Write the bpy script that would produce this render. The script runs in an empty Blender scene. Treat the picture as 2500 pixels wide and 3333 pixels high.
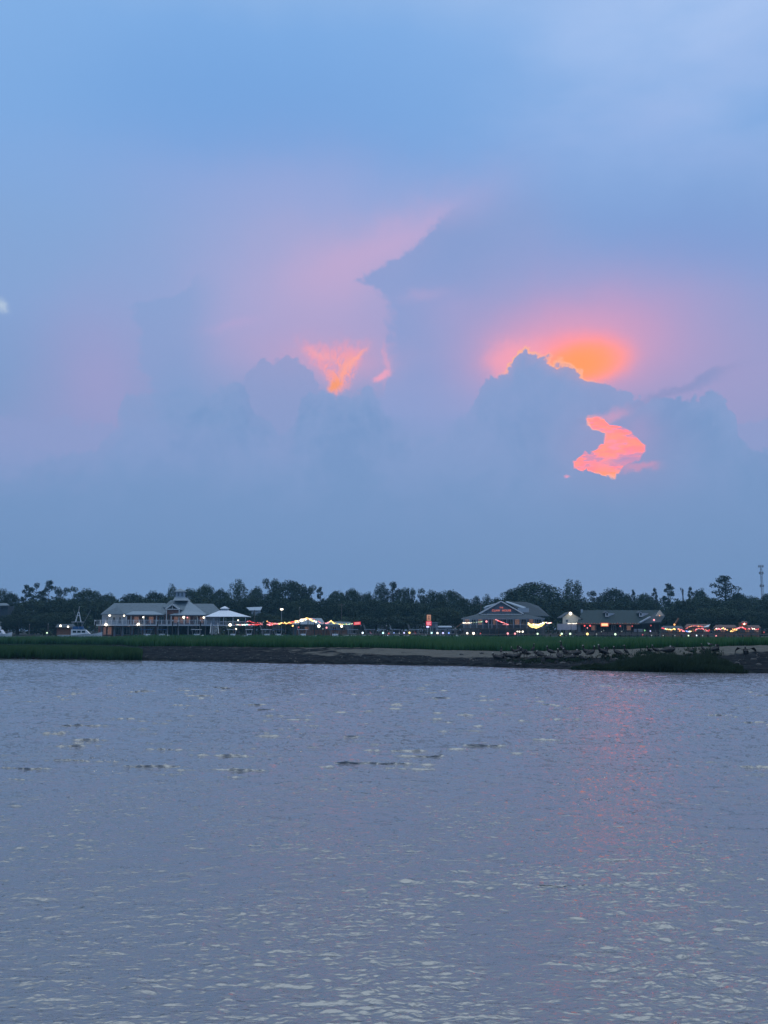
import bpy, bmesh, math, random
import numpy as np
from mathutils import Vector, Matrix

SC = bpy.context.scene
COL = SC.collection
random.seed(7)
RNG = np.random.default_rng(7)
R = math.radians

# ------------------------------------------------------------------ camera
F = 3000.0                       # focal length in pixels of the 2500 x 3333 photograph
CX, CY, HORY = 1250.0, 1666.5, 2045.0
CAMH = 3.5
HAZE = 0.00024
PITCH = math.atan((HORY - CY) / F)
cam_d = bpy.data.cameras.new('camera')
cam = bpy.data.objects.new('camera', cam_d)
COL.objects.link(cam)
cam.location = (0, 0, CAMH)
cam.rotation_euler = (math.pi / 2 + PITCH, 0, 0)
cam_d.sensor_fit = 'HORIZONTAL'
cam_d.sensor_width = 36.0
cam_d.lens = 36.0 * F / 2500.0
cam_d.clip_start = 0.1
cam_d.clip_end = 5000
SC.camera = cam
SC.view_settings.view_transform = 'Standard'
SC.view_settings.look = 'None'
SC.view_settings.exposure = 0
SC.view_settings.gamma = 1
SC.view_settings.use_curve_mapping = False
SC.cycles.max_bounces = 5
SC.cycles.diffuse_bounces = 2
SC.cycles.glossy_bounces = 3
SC.cycles.transparent_max_bounces = 6
SC.cycles.volume_bounces = 0
SC.cycles.use_denoising = True

cp, sp = math.cos(PITCH), math.sin(PITCH)
def ray(px, py):
    a, b = (px - CX) / F, (CY - py) / F
    return Vector((a, cp - b * sp, sp + b * cp))
def at(px, py, D):
    """the place at distance D (along +Y) that the photograph shows at px, py"""
    d = ray(px, py)
    return Vector((d.x * D / d.y, D, CAMH + d.z * D / d.y))
def ang(px, py):
    d = ray(px, py)
    return (math.atan2(d.x, d.y) * 3000, math.atan2(d.z, math.hypot(d.x, d.y)) * 3000)
def lin(c):
    return tuple(((v / 255) / 12.92 if v <= 10 else ((v / 255 + .055) / 1.055) ** 2.4) for v in c)

# ------------------------------------------------------------------ node helpers
class G:
    """tiny expression builder over shader nodes"""
    nt = None
class S:
    def __init__(s, k): s.k = k
    def __add__(a, b): return m_('ADD', a, b)
    def __radd__(a, b): return m_('ADD', b, a)
    def __sub__(a, b): return m_('SUBTRACT', a, b)
    def __rsub__(a, b): return m_('SUBTRACT', b, a)
    def __mul__(a, b): return m_('MULTIPLY', a, b)
    def __rmul__(a, b): return m_('MULTIPLY', b, a)
    def __truediv__(a, b): return m_('DIVIDE', a, b)
    def __neg__(a): return m_('MULTIPLY', a, -1.0)
def node(t): return G.nt.nodes.new(t)
def link(v, sock):
    if isinstance(v, S): G.nt.links.new(v.k, sock)
    elif isinstance(v, (tuple, list)) and len(v) == 3 and sock.type == 'RGBA': sock.default_value = (*v, 1)
    else: sock.default_value = v
def m_(op, a, b=None, c=None):
    n = node('ShaderNodeMath'); n.operation = op
    for i, v in enumerate((a, b, c)):
        if v is not None: link(v, n.inputs[i])
    return S(n.outputs[0])
def sstep(x, lo, hi, a=0.0, b=1.0):
    n = node('ShaderNodeMapRange'); n.interpolation_type = 'SMOOTHSTEP'
    link(x, n.inputs[0]); n.inputs[1].default_value = lo; n.inputs[2].default_value = hi
    n.inputs[3].default_value = a; n.inputs[4].default_value = b
    return S(n.outputs[0])
def lstep(x, lo, hi, a=0.0, b=1.0):
    n = node('ShaderNodeMapRange')
    link(x, n.inputs[0]); n.inputs[1].default_value = lo; n.inputs[2].default_value = hi
    n.inputs[3].default_value = a; n.inputs[4].default_value = b
    return S(n.outputs[0])
def mix(f, a, b):
    n = node('ShaderNodeMix'); n.data_type = 'RGBA'; n.clamp_factor = True
    link(f, n.inputs[0]); link(a, n.inputs[6]); link(b, n.inputs[7])
    return S(n.outputs[2])
def vm(op, a, b=None, c=None):
    n = node('ShaderNodeVectorMath'); n.operation = op
    for i, v in enumerate((a, b, c)):
        if v is not None: link(v, n.inputs[i])
    return S(n.outputs['Value' if op in ('DOT_PRODUCT', 'LENGTH') else 'Vector'])
def noise(vec, scale, detail=3, rough=.5, dist=0.0, out=0):
    n = node('ShaderNodeTexNoise'); link(vec, n.inputs['Vector'])
    n.inputs['Scale'].default_value = scale; n.inputs['Detail'].default_value = detail
    n.inputs['Roughness'].default_value = rough; n.inputs['Distortion'].default_value = dist
    return S(n.outputs[out])
def comb(x, y, z=0.0):
    n = node('ShaderNodeCombineXYZ'); link(x, n.inputs[0]); link(y, n.inputs[1]); link(z, n.inputs[2])
    return S(n.outputs[0])
def curve(x, pts, x0, x1, y0, y1):
    """y(x) through the points, extended level at both ends"""
    n = node('ShaderNodeFloatCurve')
    cm = n.mapping; cm.extend = 'HORIZONTAL'; cm.use_clip = False
    c = cm.curves[0]
    q = [((a - x0) / (x1 - x0), (b - y0) / (y1 - y0)) for a, b in sorted(pts)]
    c.points[0].location = q[0]; c.points[1].location = q[-1]
    for p in q[1:-1]: c.points.new(*p)
    for p in c.points: p.handle_type = 'VECTOR'
    cm.update()
    link(lstep(x, x0, x1), n.inputs['Value'])
    return lstep(S(n.outputs[0]), 0, 1, y0, y1)
def ramp(x, stops):
    n = node('ShaderNodeValToRGB'); link(x, n.inputs[0])
    e = n.color_ramp.elements
    while len(e) < len(stops): e.new(0.5)
    for el, (p, c) in zip(e, stops): el.position = p; el.color = (*c, 1)
    return S(n.outputs[0])

# ------------------------------------------------------------------ the dusk sky
world = bpy.data.worlds.new('World'); SC.world = world; world.use_nodes = True
G.nt = world.node_tree; G.nt.nodes.clear()
tc = node('ShaderNodeTexCoord'); DIR = S(tc.outputs['Generated'])
sx = node('ShaderNodeSeparateXYZ'); link(DIR, sx.inputs[0])
dx, dy, dz = (S(sx.outputs[i]) for i in range(3))
U0 = m_('ARCTAN2', dx, dy) * 3000.0
V0 = m_('ARCSINE', dz) * 3000.0
# slow and fine turbulence of the cloud edges
def nz(scale, detail, rough, amp, z=0.0):
    v = vm('ADD', DIR, (z, z * 1.7, z * .6)) if z else DIR
    return (noise(v, scale, detail, rough) - 0.5) * amp
big = nz(7, 2, .5, 170); big2 = nz(7, 2, .5, 170, 3.1)
fine = nz(26, 6, .64, 105, 1.3); fine2 = nz(26, 6, .64, 105, 5.7)
vor = node('ShaderNodeTexVoronoi'); vor.feature = 'F1'; link(vm('ADD', DIR, vm('MULTIPLY', noise(DIR, 30, 1, .5, 0, 1), (.03, .03, .03))), vor.inputs['Vector'])
vor.inputs['Scale'].default_value = 80
vor.inputs['Detail'].default_value = 1.0; vor.inputs['Roughness'].default_value = .55
puff = (S(vor.outputs['Distance']) - 0.4) * -30.0
U = U0 + big + fine * .5
V = V0 + big2 * .7 + fine2 * .5
Ue = U0 + fine * .9
Ve = V0 + fine2 * .95
UV = comb(U, V); UVe = comb(Ue, Ve); UV0 = comb(U0 + fine * .25, V0 + fine2 * .25)
def mix_s(f, a, b): return a + (b - a) * f
def blob(px, py, rx, ry, rot=0.0, vec=None, hard=1.0):
    u, v = ang(px, py)
    p = vm('SUBTRACT', vec or UV, (u, v, 0))
    if rot:
        n = node('ShaderNodeVectorRotate'); n.rotation_type = 'Z_AXIS'
        link(p, n.inputs['Vector']); n.inputs['Angle'].default_value = R(-rot); p = S(n.outputs[0])
    p = vm('MULTIPLY', p, (1 / rx, 1 / ry, 0))
    d = vm('DOT_PRODUCT', p, p)
    if hard != 1.0: d = m_('POWER', d, hard)
    return m_('EXPONENT', -d)
c8 = lambda *c: lin(c)
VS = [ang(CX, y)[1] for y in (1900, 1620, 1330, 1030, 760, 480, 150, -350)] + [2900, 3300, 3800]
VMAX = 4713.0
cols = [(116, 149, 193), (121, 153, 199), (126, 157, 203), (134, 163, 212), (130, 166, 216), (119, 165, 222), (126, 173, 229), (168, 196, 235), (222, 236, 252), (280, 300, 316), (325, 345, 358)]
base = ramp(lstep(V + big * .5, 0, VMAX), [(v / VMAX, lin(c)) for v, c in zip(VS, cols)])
wisps = sstep(noise(vm('MULTIPLY', DIR, (1.0, 1.0, 2.6)), 2.6, 5, .55), .36, .72)
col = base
def lay(fac, c):
    global col
    col = mix(fac, col, lin(c) if isinstance(c, tuple) else c)
lay(blob(2350, -50, 950, 470) * (wisps * .75 + .3), (172, 198, 241))
lay(blob(2150, 330, 700, 110, 8) * wisps * .8, (158, 184, 232))
lay(blob(2380, 480, 380, 90, -14) * wisps * .45, (155, 178, 228))
lay(blob(60, 200, 420, 330) * .45, (142, 184, 233))
lay(blob(700, 330, 800, 190) * .55, (115, 163, 222))
lay(blob(2250, 770, 620, 190, -10) * .65, (118, 155, 213))
lay(blob(150, 880, 380, 160) * .45, (134, 168, 214))
# rose light spread in the upper haze
lay(blob(900, 860, 460, 270) * .4, (164, 170, 215))
lay(blob(1020, 900, 380, 240) * .6, (186, 170, 212))
lay(blob(1290, 790, 300, 80, 22, UVe) * .8, (200, 172, 212))
lay(blob(1130, 900, 230, 130) * .45, (198, 170, 208))
lay(blob(1000, 1130, 400, 150) * .6, (188, 163, 205))
lay(blob(320, 1270, 190, 250) * .66, (166, 158, 205))
lay(blob(60, 1440, 330, 130) * .4, (152, 157, 205))
lay(blob(1000, 610, 700, 110) * .35, (158, 170, 220))
lay(blob(1900, 1100, 500, 220) * .5, (166, 160, 207))
lay(blob(2420, 1250, 420, 290) * .62, (170, 158, 204))
lay(blob(1640, 900, 240, 150) * .35, (158, 162, 212))
lay(blob(1480, 1180, 260, 260) * .45, (160, 160, 208))
# middle cloud right of the rose window, with its beak up to the right
vy = lambda y: ang(CX, y)[1]
ux = lambda x: ang(x, 1200)[0]
def edge(vecU, vecV, pts, w):
    xs = [(vy(y), ux(x)) for x, y in pts]
    return sstep(vecU + puff * 1.1 - curve(vecV, xs, vy(1500), vy(600), ux(0), ux(2500)), -w, w)
m1 = edge(Ue, Ve, [(1520, 640), (1440, 700), (1380, 770), (1300, 830), (1225, 870), (1150, 905), (1200, 935), (1245, 975), (1262, 1030), (1255, 1090), (1262, 1150), (1250, 1210), (1245, 1260), (1180, 1330)], 24)
m1 = m1 * sstep(U, ux(1480), ux(2000), 1, 0) * sstep(V, vy(780), vy(600), 1, 0)
lay(m1 * .85, mix(wisps, lin((132, 158, 209)), lin((146, 162, 210))))
lay(blob(1450, 1010, 120, 60, 10) * .4, (166, 162, 210))
lay(blob(1380, 960, 70, 20, 12, UVe) * .4, (185, 168, 210))
m2 = edge(Ue, Ve, [(700, 860), (640, 930), (560, 980), (420, 1035), (428, 1080), (445, 1130), (440, 1190), (462, 1240), (492, 1290), (500, 1400)], 14)
m2 = m2 * sstep(U, ux(560), ux(760), 1, 0) * sstep(V, vy(960), vy(860), 1, 0)
lay(m2 * .42, (127, 160, 208))
lay(blob(760, 1060, 80, 16, 14, UVe) * .35, (190, 168, 212))
# fiery left window
lay(blob(1090, 1175, 170, 62, 0, UVe) * .6, (216, 162, 194))
tri = sstep(m_('ABSOLUTE', Ue - ux(1090)) - (Ve - vy(1285)) * .76, -22, 26, 1, 0) * sstep(Ve + fine + puff, vy(1190), vy(1105), 1, 0)
streak = noise(vm('MULTIPLY', DIR, (1, 1, .55)), 130, 4, .6, 1.4)
lay(tri * sstep(streak, .3, .62, .3, 1) * .85, (238, 160, 184))
lay(tri * blob(1095, 1225, 55, 60, -25, UVe) * sstep(streak, .4, .6), (252, 164, 156))
lay(blob(1112, 1205, 44, 11, 58, UVe, 1.3) * .7, (255, 168, 150))
lay(blob(1150, 1175, 52, 9, 40, UVe, 1.4) * .9, (255, 170, 160))
lay(blob(1040, 1160, 48, 13, -12, UVe, 1.2) * .6, (250, 168, 176))
lay(blob(1082, 1248, 18, 24, 0, UVe, 1.6) * .9, (255, 160, 105))
lay(blob(1242, 1225, 26, 12, 30, UVe, 1.5) * .8, (250, 168, 190))
lay(blob(1255, 1180, 8, 60, 0, UVe, 1.5) * .5, (225, 165, 195))
# the great glow behind the right tower
lay(blob(1880, 1110, 340, 170) * .8, (205, 158, 200))
lay(blob(1840, 1150, 260, 120, 0, UV0, 1.2) * .75, (236, 160, 188))
lay(blob(1888, 1166, 168, 82, 0, UV0, 2.4) * .85, (262, 154, 164))
lay(blob(1685, 1170, 110, 58, 0, UVe, 1.5) * .9, (250, 164, 184))
lay(blob(1905, 1175, 122, 58, 3, UV0, 1.9) * .9, (275, 160, 124))
lay(blob(1885, 1188, 95, 50, 0, UV0, 1.5) * .9, (290, 160, 100))
# bump cloud in front of the left window
bump = [(700, 1400), (780, 1290), (790, 1240), (805, 1195), (840, 1175), (900, 1165), (935, 1155), (965, 1168), (1000, 1200), (1030, 1240), (1050, 1275), (1090, 1330), (1200, 1400)]
def ground_edge(pts, w, uu=Ue, vv=Ve):
    xs = [(ux(x), vy(y)) for x, y in pts]
    return curve(uu, xs, ux(-400), ux(2900), vy(1700), vy(1050)) - vv
lay(sstep(ground_edge(bump, 0) + puff, -9, 10) * .8, (142, 158, 205))
# blue bank along the horizon
bank = [(-400, 1560), (0, 1525), (200, 1512), (330, 1475), (385, 1390), (408, 1315), (430, 1288), (470, 1302), (540, 1292), (590, 1272), (640, 1280), (680, 1292), (720, 1268), (770, 1250), (800, 1285), (840, 1340), (900, 1400), (950, 1400), (966, 1330), (975, 1285), (1010, 1268), (1075, 1272), (1110, 1285), (1150, 1262), (1190, 1240), (1230, 1275), (1260, 1345), (1330, 1380), (1430, 1375), (1510, 1345), (1545, 1285), (1585, 1228), (1620, 1205), (1665, 1190), (1690, 1150), (1708, 1133), (1722, 1155), (1760, 1172), (1810, 1186), (1860, 1208), (1890, 1232), (1903, 1258), (1950, 1252), (1990, 1268), (2045, 1296), (2100, 1322), (2145, 1316), (2190, 1306), (2230, 1318), (2280, 1322), (2310, 1306), (2345, 1316), (2375, 1348), (2392, 1400), (2398, 1470), (2440, 1500), (2500, 1515), (2900, 1540)]
bd = ground_edge(bank, 0, Ue, Ve) + puff * .8
# hole of light right
hy = [1340, 1372, 1385, 1405, 1422, 1436, 1462, 1482, 1502, 1520, 1542, 1556, 1574, 1585]
hl = [1916, 1912, 1903, 1908, 1938, 1966, 1960, 1930, 1885, 1864, 1868, 1925, 1955, 1985]
hr = [1917, 1930, 1950, 1980, 2022, 2050, 2078, 2094, 2090, 2070, 2050, 2020, 1994, 1984]
mn = lambda a, b: m_('MINIMUM', a, b)
Uh = U0 + fine * .6; Vh = V0 + fine2 * .5 + puff * .6
cl = curve(Vh, [(vy(y), ux(x)) for x, y in zip(hl, hy)], vy(1600), vy(1320), ux(1700), ux(2200))
cr = curve(Vh, [(vy(y), ux(x)) for x, y in zip(hr, hy)], vy(1600), vy(1320), ux(1700), ux(2200))
hd = mn(mn(Uh - cl, cr - Uh), mn(vy(1380) - Vh, Vh - vy(1578)))
front = ramp(lstep(V, vy(1900), vy(1150)), [(0, c8(115, 148, 192)), (.45, c8(121, 153, 199)), (.8, c8(125, 156, 203)), (1, c8(130, 158, 205))])
pf = noise(DIR, 13, 6, .6, .4)
front = mix(sstep(pf, .4, .66) * sstep(V, vy(1760), vy(1400)) * .65, front, c8(138, 161, 207))
front = mix(sstep(pf, .52, .34) * sstep(V, vy(1640), vy(1300)) * .55, front, c8(113, 148, 197))
front = mix(sstep(bd + puff * 2.0, 50, 4) * sstep(U0, ux(2000), ux(1300)) * sstep(U0, ux(300), ux(1200), .4, 1) * .22, front, c8(148, 164, 210))
front = mix(sstep(puff + pf * 40.0, 8, 24) * sstep(V, vy(1600), vy(1350)) * .22, front, c8(140, 162, 208))
front = mix(blob(1650, 1300, 500, 200) * .25 + blob(500, 1450, 500, 80) * .25, front, c8(140, 158, 208))
front = mix(blob(2020, 1460, 170, 130, 0, UV) * .75, front, c8(155, 155, 200))
front = mix(blob(1985, 1352, 70, 22, 18, UVe, 1.4) * .8, front, c8(205, 160, 196))
front = mix(blob(1925, 1372, 50, 10, 8, UVe, 1.4) * .5, front, c8(132, 150, 195))
front = mix(blob(2090, 1400, 50, 55, 0, UVe) * .4, front, c8(170, 155, 200))
front = mix(blob(2085, 1530, 55, 14, 0, UVe, 1.3) * .55, front, c8(225, 150, 180))
front = mix(blob(1848, 1542, 10, 6, 0, UVe, 1.4) * .9, front, c8(230, 160, 190))
hn = noise(vm('MULTIPLY', DIR, (1, 1, 2.6)), 60, 4, .6)
fire = mix(sstep(hn, .35, .66), c8(300, 142, 152), c8(310, 158, 138))
fire = mix(blob(2045, 1500, 95, 20, 0, UVe) * .95, fire, c8(180, 152, 196))
fire = mix(sstep(noise(vm('MULTIPLY', DIR, (1, 1, 4)), 40, 4, .6), .5, .6) * .85, fire, c8(200, 150, 190))
fire = mix(blob(1985, 1430, 60, 30, -25, UVe, 1.3) * .5, fire, c8(310, 162, 150))
fire = mix(blob(1985, 1556, 45, 22, 0, UVe, 1.3), fire, c8(320, 165, 110))
fire = mix(blob(1930, 1530, 70, 20, 0, UVe) * .4, fire, c8(255, 150, 165))
front = mix(sstep(hd, -5, 7), front, fire)
front = mix(sstep(m_('ABSOLUTE', hd - 2.0), 1.5, 8, 1, 0) * (blob(1955, 1572, 55, 26, 0, UV0) + blob(1930, 1392, 45, 30, 0, UV0) * .6), front, c8(255, 196, 170))
# shelf cloud that closes the hole above, right
soft = (1.0 - .86 * blob(1370, 1330, 170, 260, 0, UV0, 2.0)) * sstep(U0, ux(60), ux(400), .09, 1)
lay(sstep(bd * soft, -8, 8) * mix_s(sstep(U0, ux(600), ux(1500)), sstep(bd + big * .8 + fine, -20, 150, .62, 1), sstep(bd + big * .6, -30, 90, .8, 1)), front)
rim = sstep(m_('ABSOLUTE', bd + 4.0), 1.5, 9.0, 1, 0) * (blob(1690, 1165, 75, 60, 0, UV0, 1.5) + blob(1850, 1215, 85, 45, -25, UV0, 1.5))
lay(mn(rim, 1.0) * .9, (255, 184, 150))
# wisps
lay(blob(2215, 1262, 155, 13, 15, UVe, 1.3) * .8, (142, 150, 197))
lay(blob(2300, 1240, 55, 16, 6, UVe, 1.3) * .7, (140, 152, 200))
lay(blob(4, 1000, 17, 20, 0, UVe, 1.3) * .8, (186, 204, 224))
# clear evening sky that still shines faintly through
sky = node('ShaderNodeTexSky'); sky.sky_type = 'NISHITA'; sky.sun_disc = False
sky.sun_elevation = R(3); sky.sun_rotation = R(12)
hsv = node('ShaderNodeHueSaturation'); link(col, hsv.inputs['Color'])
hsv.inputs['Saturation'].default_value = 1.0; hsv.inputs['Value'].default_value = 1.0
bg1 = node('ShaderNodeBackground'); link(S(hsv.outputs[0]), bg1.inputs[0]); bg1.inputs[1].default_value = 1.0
bg2 = node('ShaderNodeBackground'); link(S(sky.outputs[0]), bg2.inputs[0]); bg2.inputs[1].default_value = 0.0004
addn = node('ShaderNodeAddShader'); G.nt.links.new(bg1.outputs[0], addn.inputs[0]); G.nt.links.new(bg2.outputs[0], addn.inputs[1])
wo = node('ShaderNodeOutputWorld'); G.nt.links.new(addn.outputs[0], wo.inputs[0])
world.cycles.sampling_method = 'MANUAL'; world.cycles.sample_map_resolution = 512

# ------------------------------------------------------------------ materials
def material(name, color, rough=.85, vary=.25, scale=3.0, emit=None, strength=0.0, metal=0.0, ior=1.5, bump=0.0, trans=0.0):
    m = bpy.data.materials.new(name); m.use_nodes = True
    G.nt = m.node_tree; b = G.nt.nodes['Principled BSDF']
    b.inputs['Roughness'].default_value = rough; b.inputs['Metallic'].default_value = metal
    if vary:
        t = node('ShaderNodeTexCoord'); g = node('ShaderNodeNewGeometry')
        v = S(g.outputs['Position'])
        n = noise(v, scale, 4, .6)
        c = mix(lstep(n, .3, .7), tuple(x * (1 - vary) for x in color), tuple(min(1, x * (1 + vary)) for x in color))
        link(c, b.inputs['Base Color'])
        if bump:
            bn = node('ShaderNodeBump'); bn.inputs['Strength'].default_value = bump; link(n, bn.inputs['Height'])
            link(S(bn.outputs[0]), b.inputs['Normal'])
    else:
        b.inputs['Base Color'].default_value = (*color, 1)
    if emit:
        b.inputs['Emission Color'].default_value = (*emit, 1); b.inputs['Emission Strength'].default_value = strength
        m.cycles.emission_sampling = 'NONE'
    return m
M = {
 'siding': material('pale_siding', (.29, .35, .42), vary=.08),
 'white': material('white_paint', (.56, .59, .62), vary=.06, rough=.6),
 'roof_grey': material('grey_shingle', (.10, .135, .165), vary=.2, scale=1.5),
 'roof_pale': material('pale_shingle', (.19, .24, .29), vary=.12),
 'roof_metal': material('pale_blue_metal_roof', (.55, .60, .68), vary=.05, rough=.5),
 'roof_dark': material('dark_shingle', (.045, .062, .078), vary=.2),
 'roof_teal': material('weathered_green_roof', (.014, .032, .038), vary=.3),
 'roof_brown': material('brown_thatch', (.10, .055, .045), vary=.3),
 'brick': material('brick_red', (.22, .10, .075), vary=.3, scale=2),
 'wood': material('weathered_wood', (.10, .085, .075), vary=.3, scale=5),
 'dark_wood': material('dark_creosote_wood', (.022, .02, .02), vary=.3, scale=5),
 'wood_warm': material('stained_wood', (.20, .10, .06), vary=.25),
 'slate': material('slate_siding', (.11, .15, .19), vary=.1),
 'cream': material('cream_stucco', (.52, .50, .42), vary=.08),
 'lavender': material('pale_fence_board', (.34, .34, .40), vary=.1),
 'dark': material('dark_interior', (.012, .013, .016), vary=0),
 'glass': material('window_glass', (.02, .03, .035), rough=.12, vary=0),
 'glass_lit': material('lit_window', (.1, .08, .06), rough=.3, vary=0, emit=(1, .5, .36), strength=.13),
 'boat': material('boat_gelcoat', (.62, .66, .70), vary=.04, rough=.35),
 'boat_blue': material('blue_canvas', (.03, .10, .24), vary=.1),
 'metal': material('galvanised_metal', (.30, .31, .33), vary=.1, rough=.45, metal=.3),
 'bark': material('bark', (.045, .038, .033), vary=.35, scale=4),
 'feather': material('brown_feather', (.012, .011, .013), vary=.4, scale=14),
 'feather_lt': material('grey_feather', (.028, .028, .032), vary=.35, scale=14),
 'feather_pale': material('pale_feather', (.36, .35, .32), vary=.15, scale=14),
 'bill': material('horn_bill', (.06, .055, .05), vary=.15),
 'rock': material('oyster_shell_rock', (.055, .055, .055), vary=.5, scale=6),
}
def bulb_mat(name, c, s): 
    return material(name, (.1, .1, .1), vary=0, emit=c, strength=s)
M.update({
 'e_white': bulb_mat('white_bulb', (1, .88, .70), 3.2), 'e_cool': bulb_mat('cool_bulb', (.72, .88, 1), 2.2),
 'e_cyan': bulb_mat('cyan_bulb', (.55, 1, .95), 2), 'e_green': bulb_mat('green_bulb', (.35, 1, .35), 1.1),
 'e_mint': bulb_mat('mint_bulb', (.72, 1, .66), 1.8),
 'e_yellow': bulb_mat('yellow_bulb', (1, .72, .22), 2.4), 'e_red': bulb_mat('red_bulb', (1, .07, .07), 1.7),
 'e_pink': bulb_mat('pink_bulb', (1, .33, .36), 1.8), 'e_orange': bulb_mat('orange_bulb', (1, .42, .12), 1.8),
 'e_blue': bulb_mat('blue_bulb', (.22, .38, 1), 1.5), 'e_dimred': bulb_mat('dim_red_bulb', (1, .12, .1), .55),
 'e_dim': bulb_mat('dim_bulb', (.75, .85, .8), .45), 'e_dimblue': bulb_mat('dim_blue_bulb', (.3, .45, 1), .8),
 'e_violet': bulb_mat('violet_bulb', (.62, .62, 1), 1.5),
})
def foliage(name, dark, light, scale=.5):
    m = bpy.data.materials.new(name); m.use_nodes = True
    G.nt = m.node_tree; b = G.nt.nodes['Principled BSDF']; b.inputs['Roughness'].default_value = .8
    b.inputs['Specular IOR Level'].default_value = .15
    g = node('ShaderNodeNewGeometry'); oi = node('ShaderNodeObjectInfo')
    n = noise(S(g.outputs['Position']), scale, 3, .6)
    f = lstep(n + (S(oi.outputs['Random']) - .5) * .35 + (S(g.outputs['Random Per Island']) - .5) * .3, .3, .7)
    c = mix(f, dark, light); link(c, b.inputs['Base Color'])
    return m
M['leaf'] = foliage('oak_leaves', (.017, .032, .022), (.042, .066, .036))
M['needle'] = foliage('pine_needles', (.017, .031, .024), (.035, .053, .034))
ml = bpy.data.materials.new('shell_mix'); ml.use_nodes = True; G.nt = ml.node_tree; g = node('ShaderNodeNewGeometry')
link(ramp(S(g.outputs['Random Per Island']), [(0, (.012, .012, .014)), (.55, (.04, .04, .04)), (1, (.13, .125, .115))]), G.nt.nodes['Principled BSDF'].inputs['Base Color'])
M['shell'] = ml
M['shrub'] = foliage('shrub_leaves', (.03, .05, .03), (.05, .075, .04))

# ------------------------------------------------------------------ object helpers
ORG = {}
def empty(name, loc, label=None, cat=None, group=None):
    o = bpy.data.objects.new(name, None); COL.objects.link(o); o.location = loc
    o.empty_display_size = .2
    ORG[o.name] = Vector(loc)
    return tag(o, label, cat, group)
def tag(o, label=None, cat=None, group=None, kind=None):
    if label: o['label'] = label
    if cat: o['category'] = cat
    if group: o['group'] = group
    if kind: o['kind'] = kind
    return o
def mesh_np(name, verts, faces, mat=None, smooth=False, attrs=None):
    """mesh from numpy arrays, faces all of one size"""
    me = bpy.data.meshes.new(name); nv, nf, k = len(verts), len(faces), faces.shape[1]
    me.vertices.add(nv); me.vertices.foreach_set('co', np.ascontiguousarray(verts, dtype=np.float32).ravel())
    me.loops.add(nf * k); me.loops.foreach_set('vertex_index', np.ascontiguousarray(faces, dtype=np.int32).ravel())
    me.polygons.add(nf); me.polygons.foreach_set('loop_start', np.arange(0, nf * k, k, dtype=np.int32))
    me.polygons.foreach_set('use_smooth', np.full(nf, smooth))
    for an, av in (attrs or {}).items():
        a = me.attributes.new(an, 'FLOAT', 'POINT'); a.data.foreach_set('value', av.astype(np.float32))
    if mat: me.materials.append(mat)
    me.update(calc_edges=True)
    return me
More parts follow.
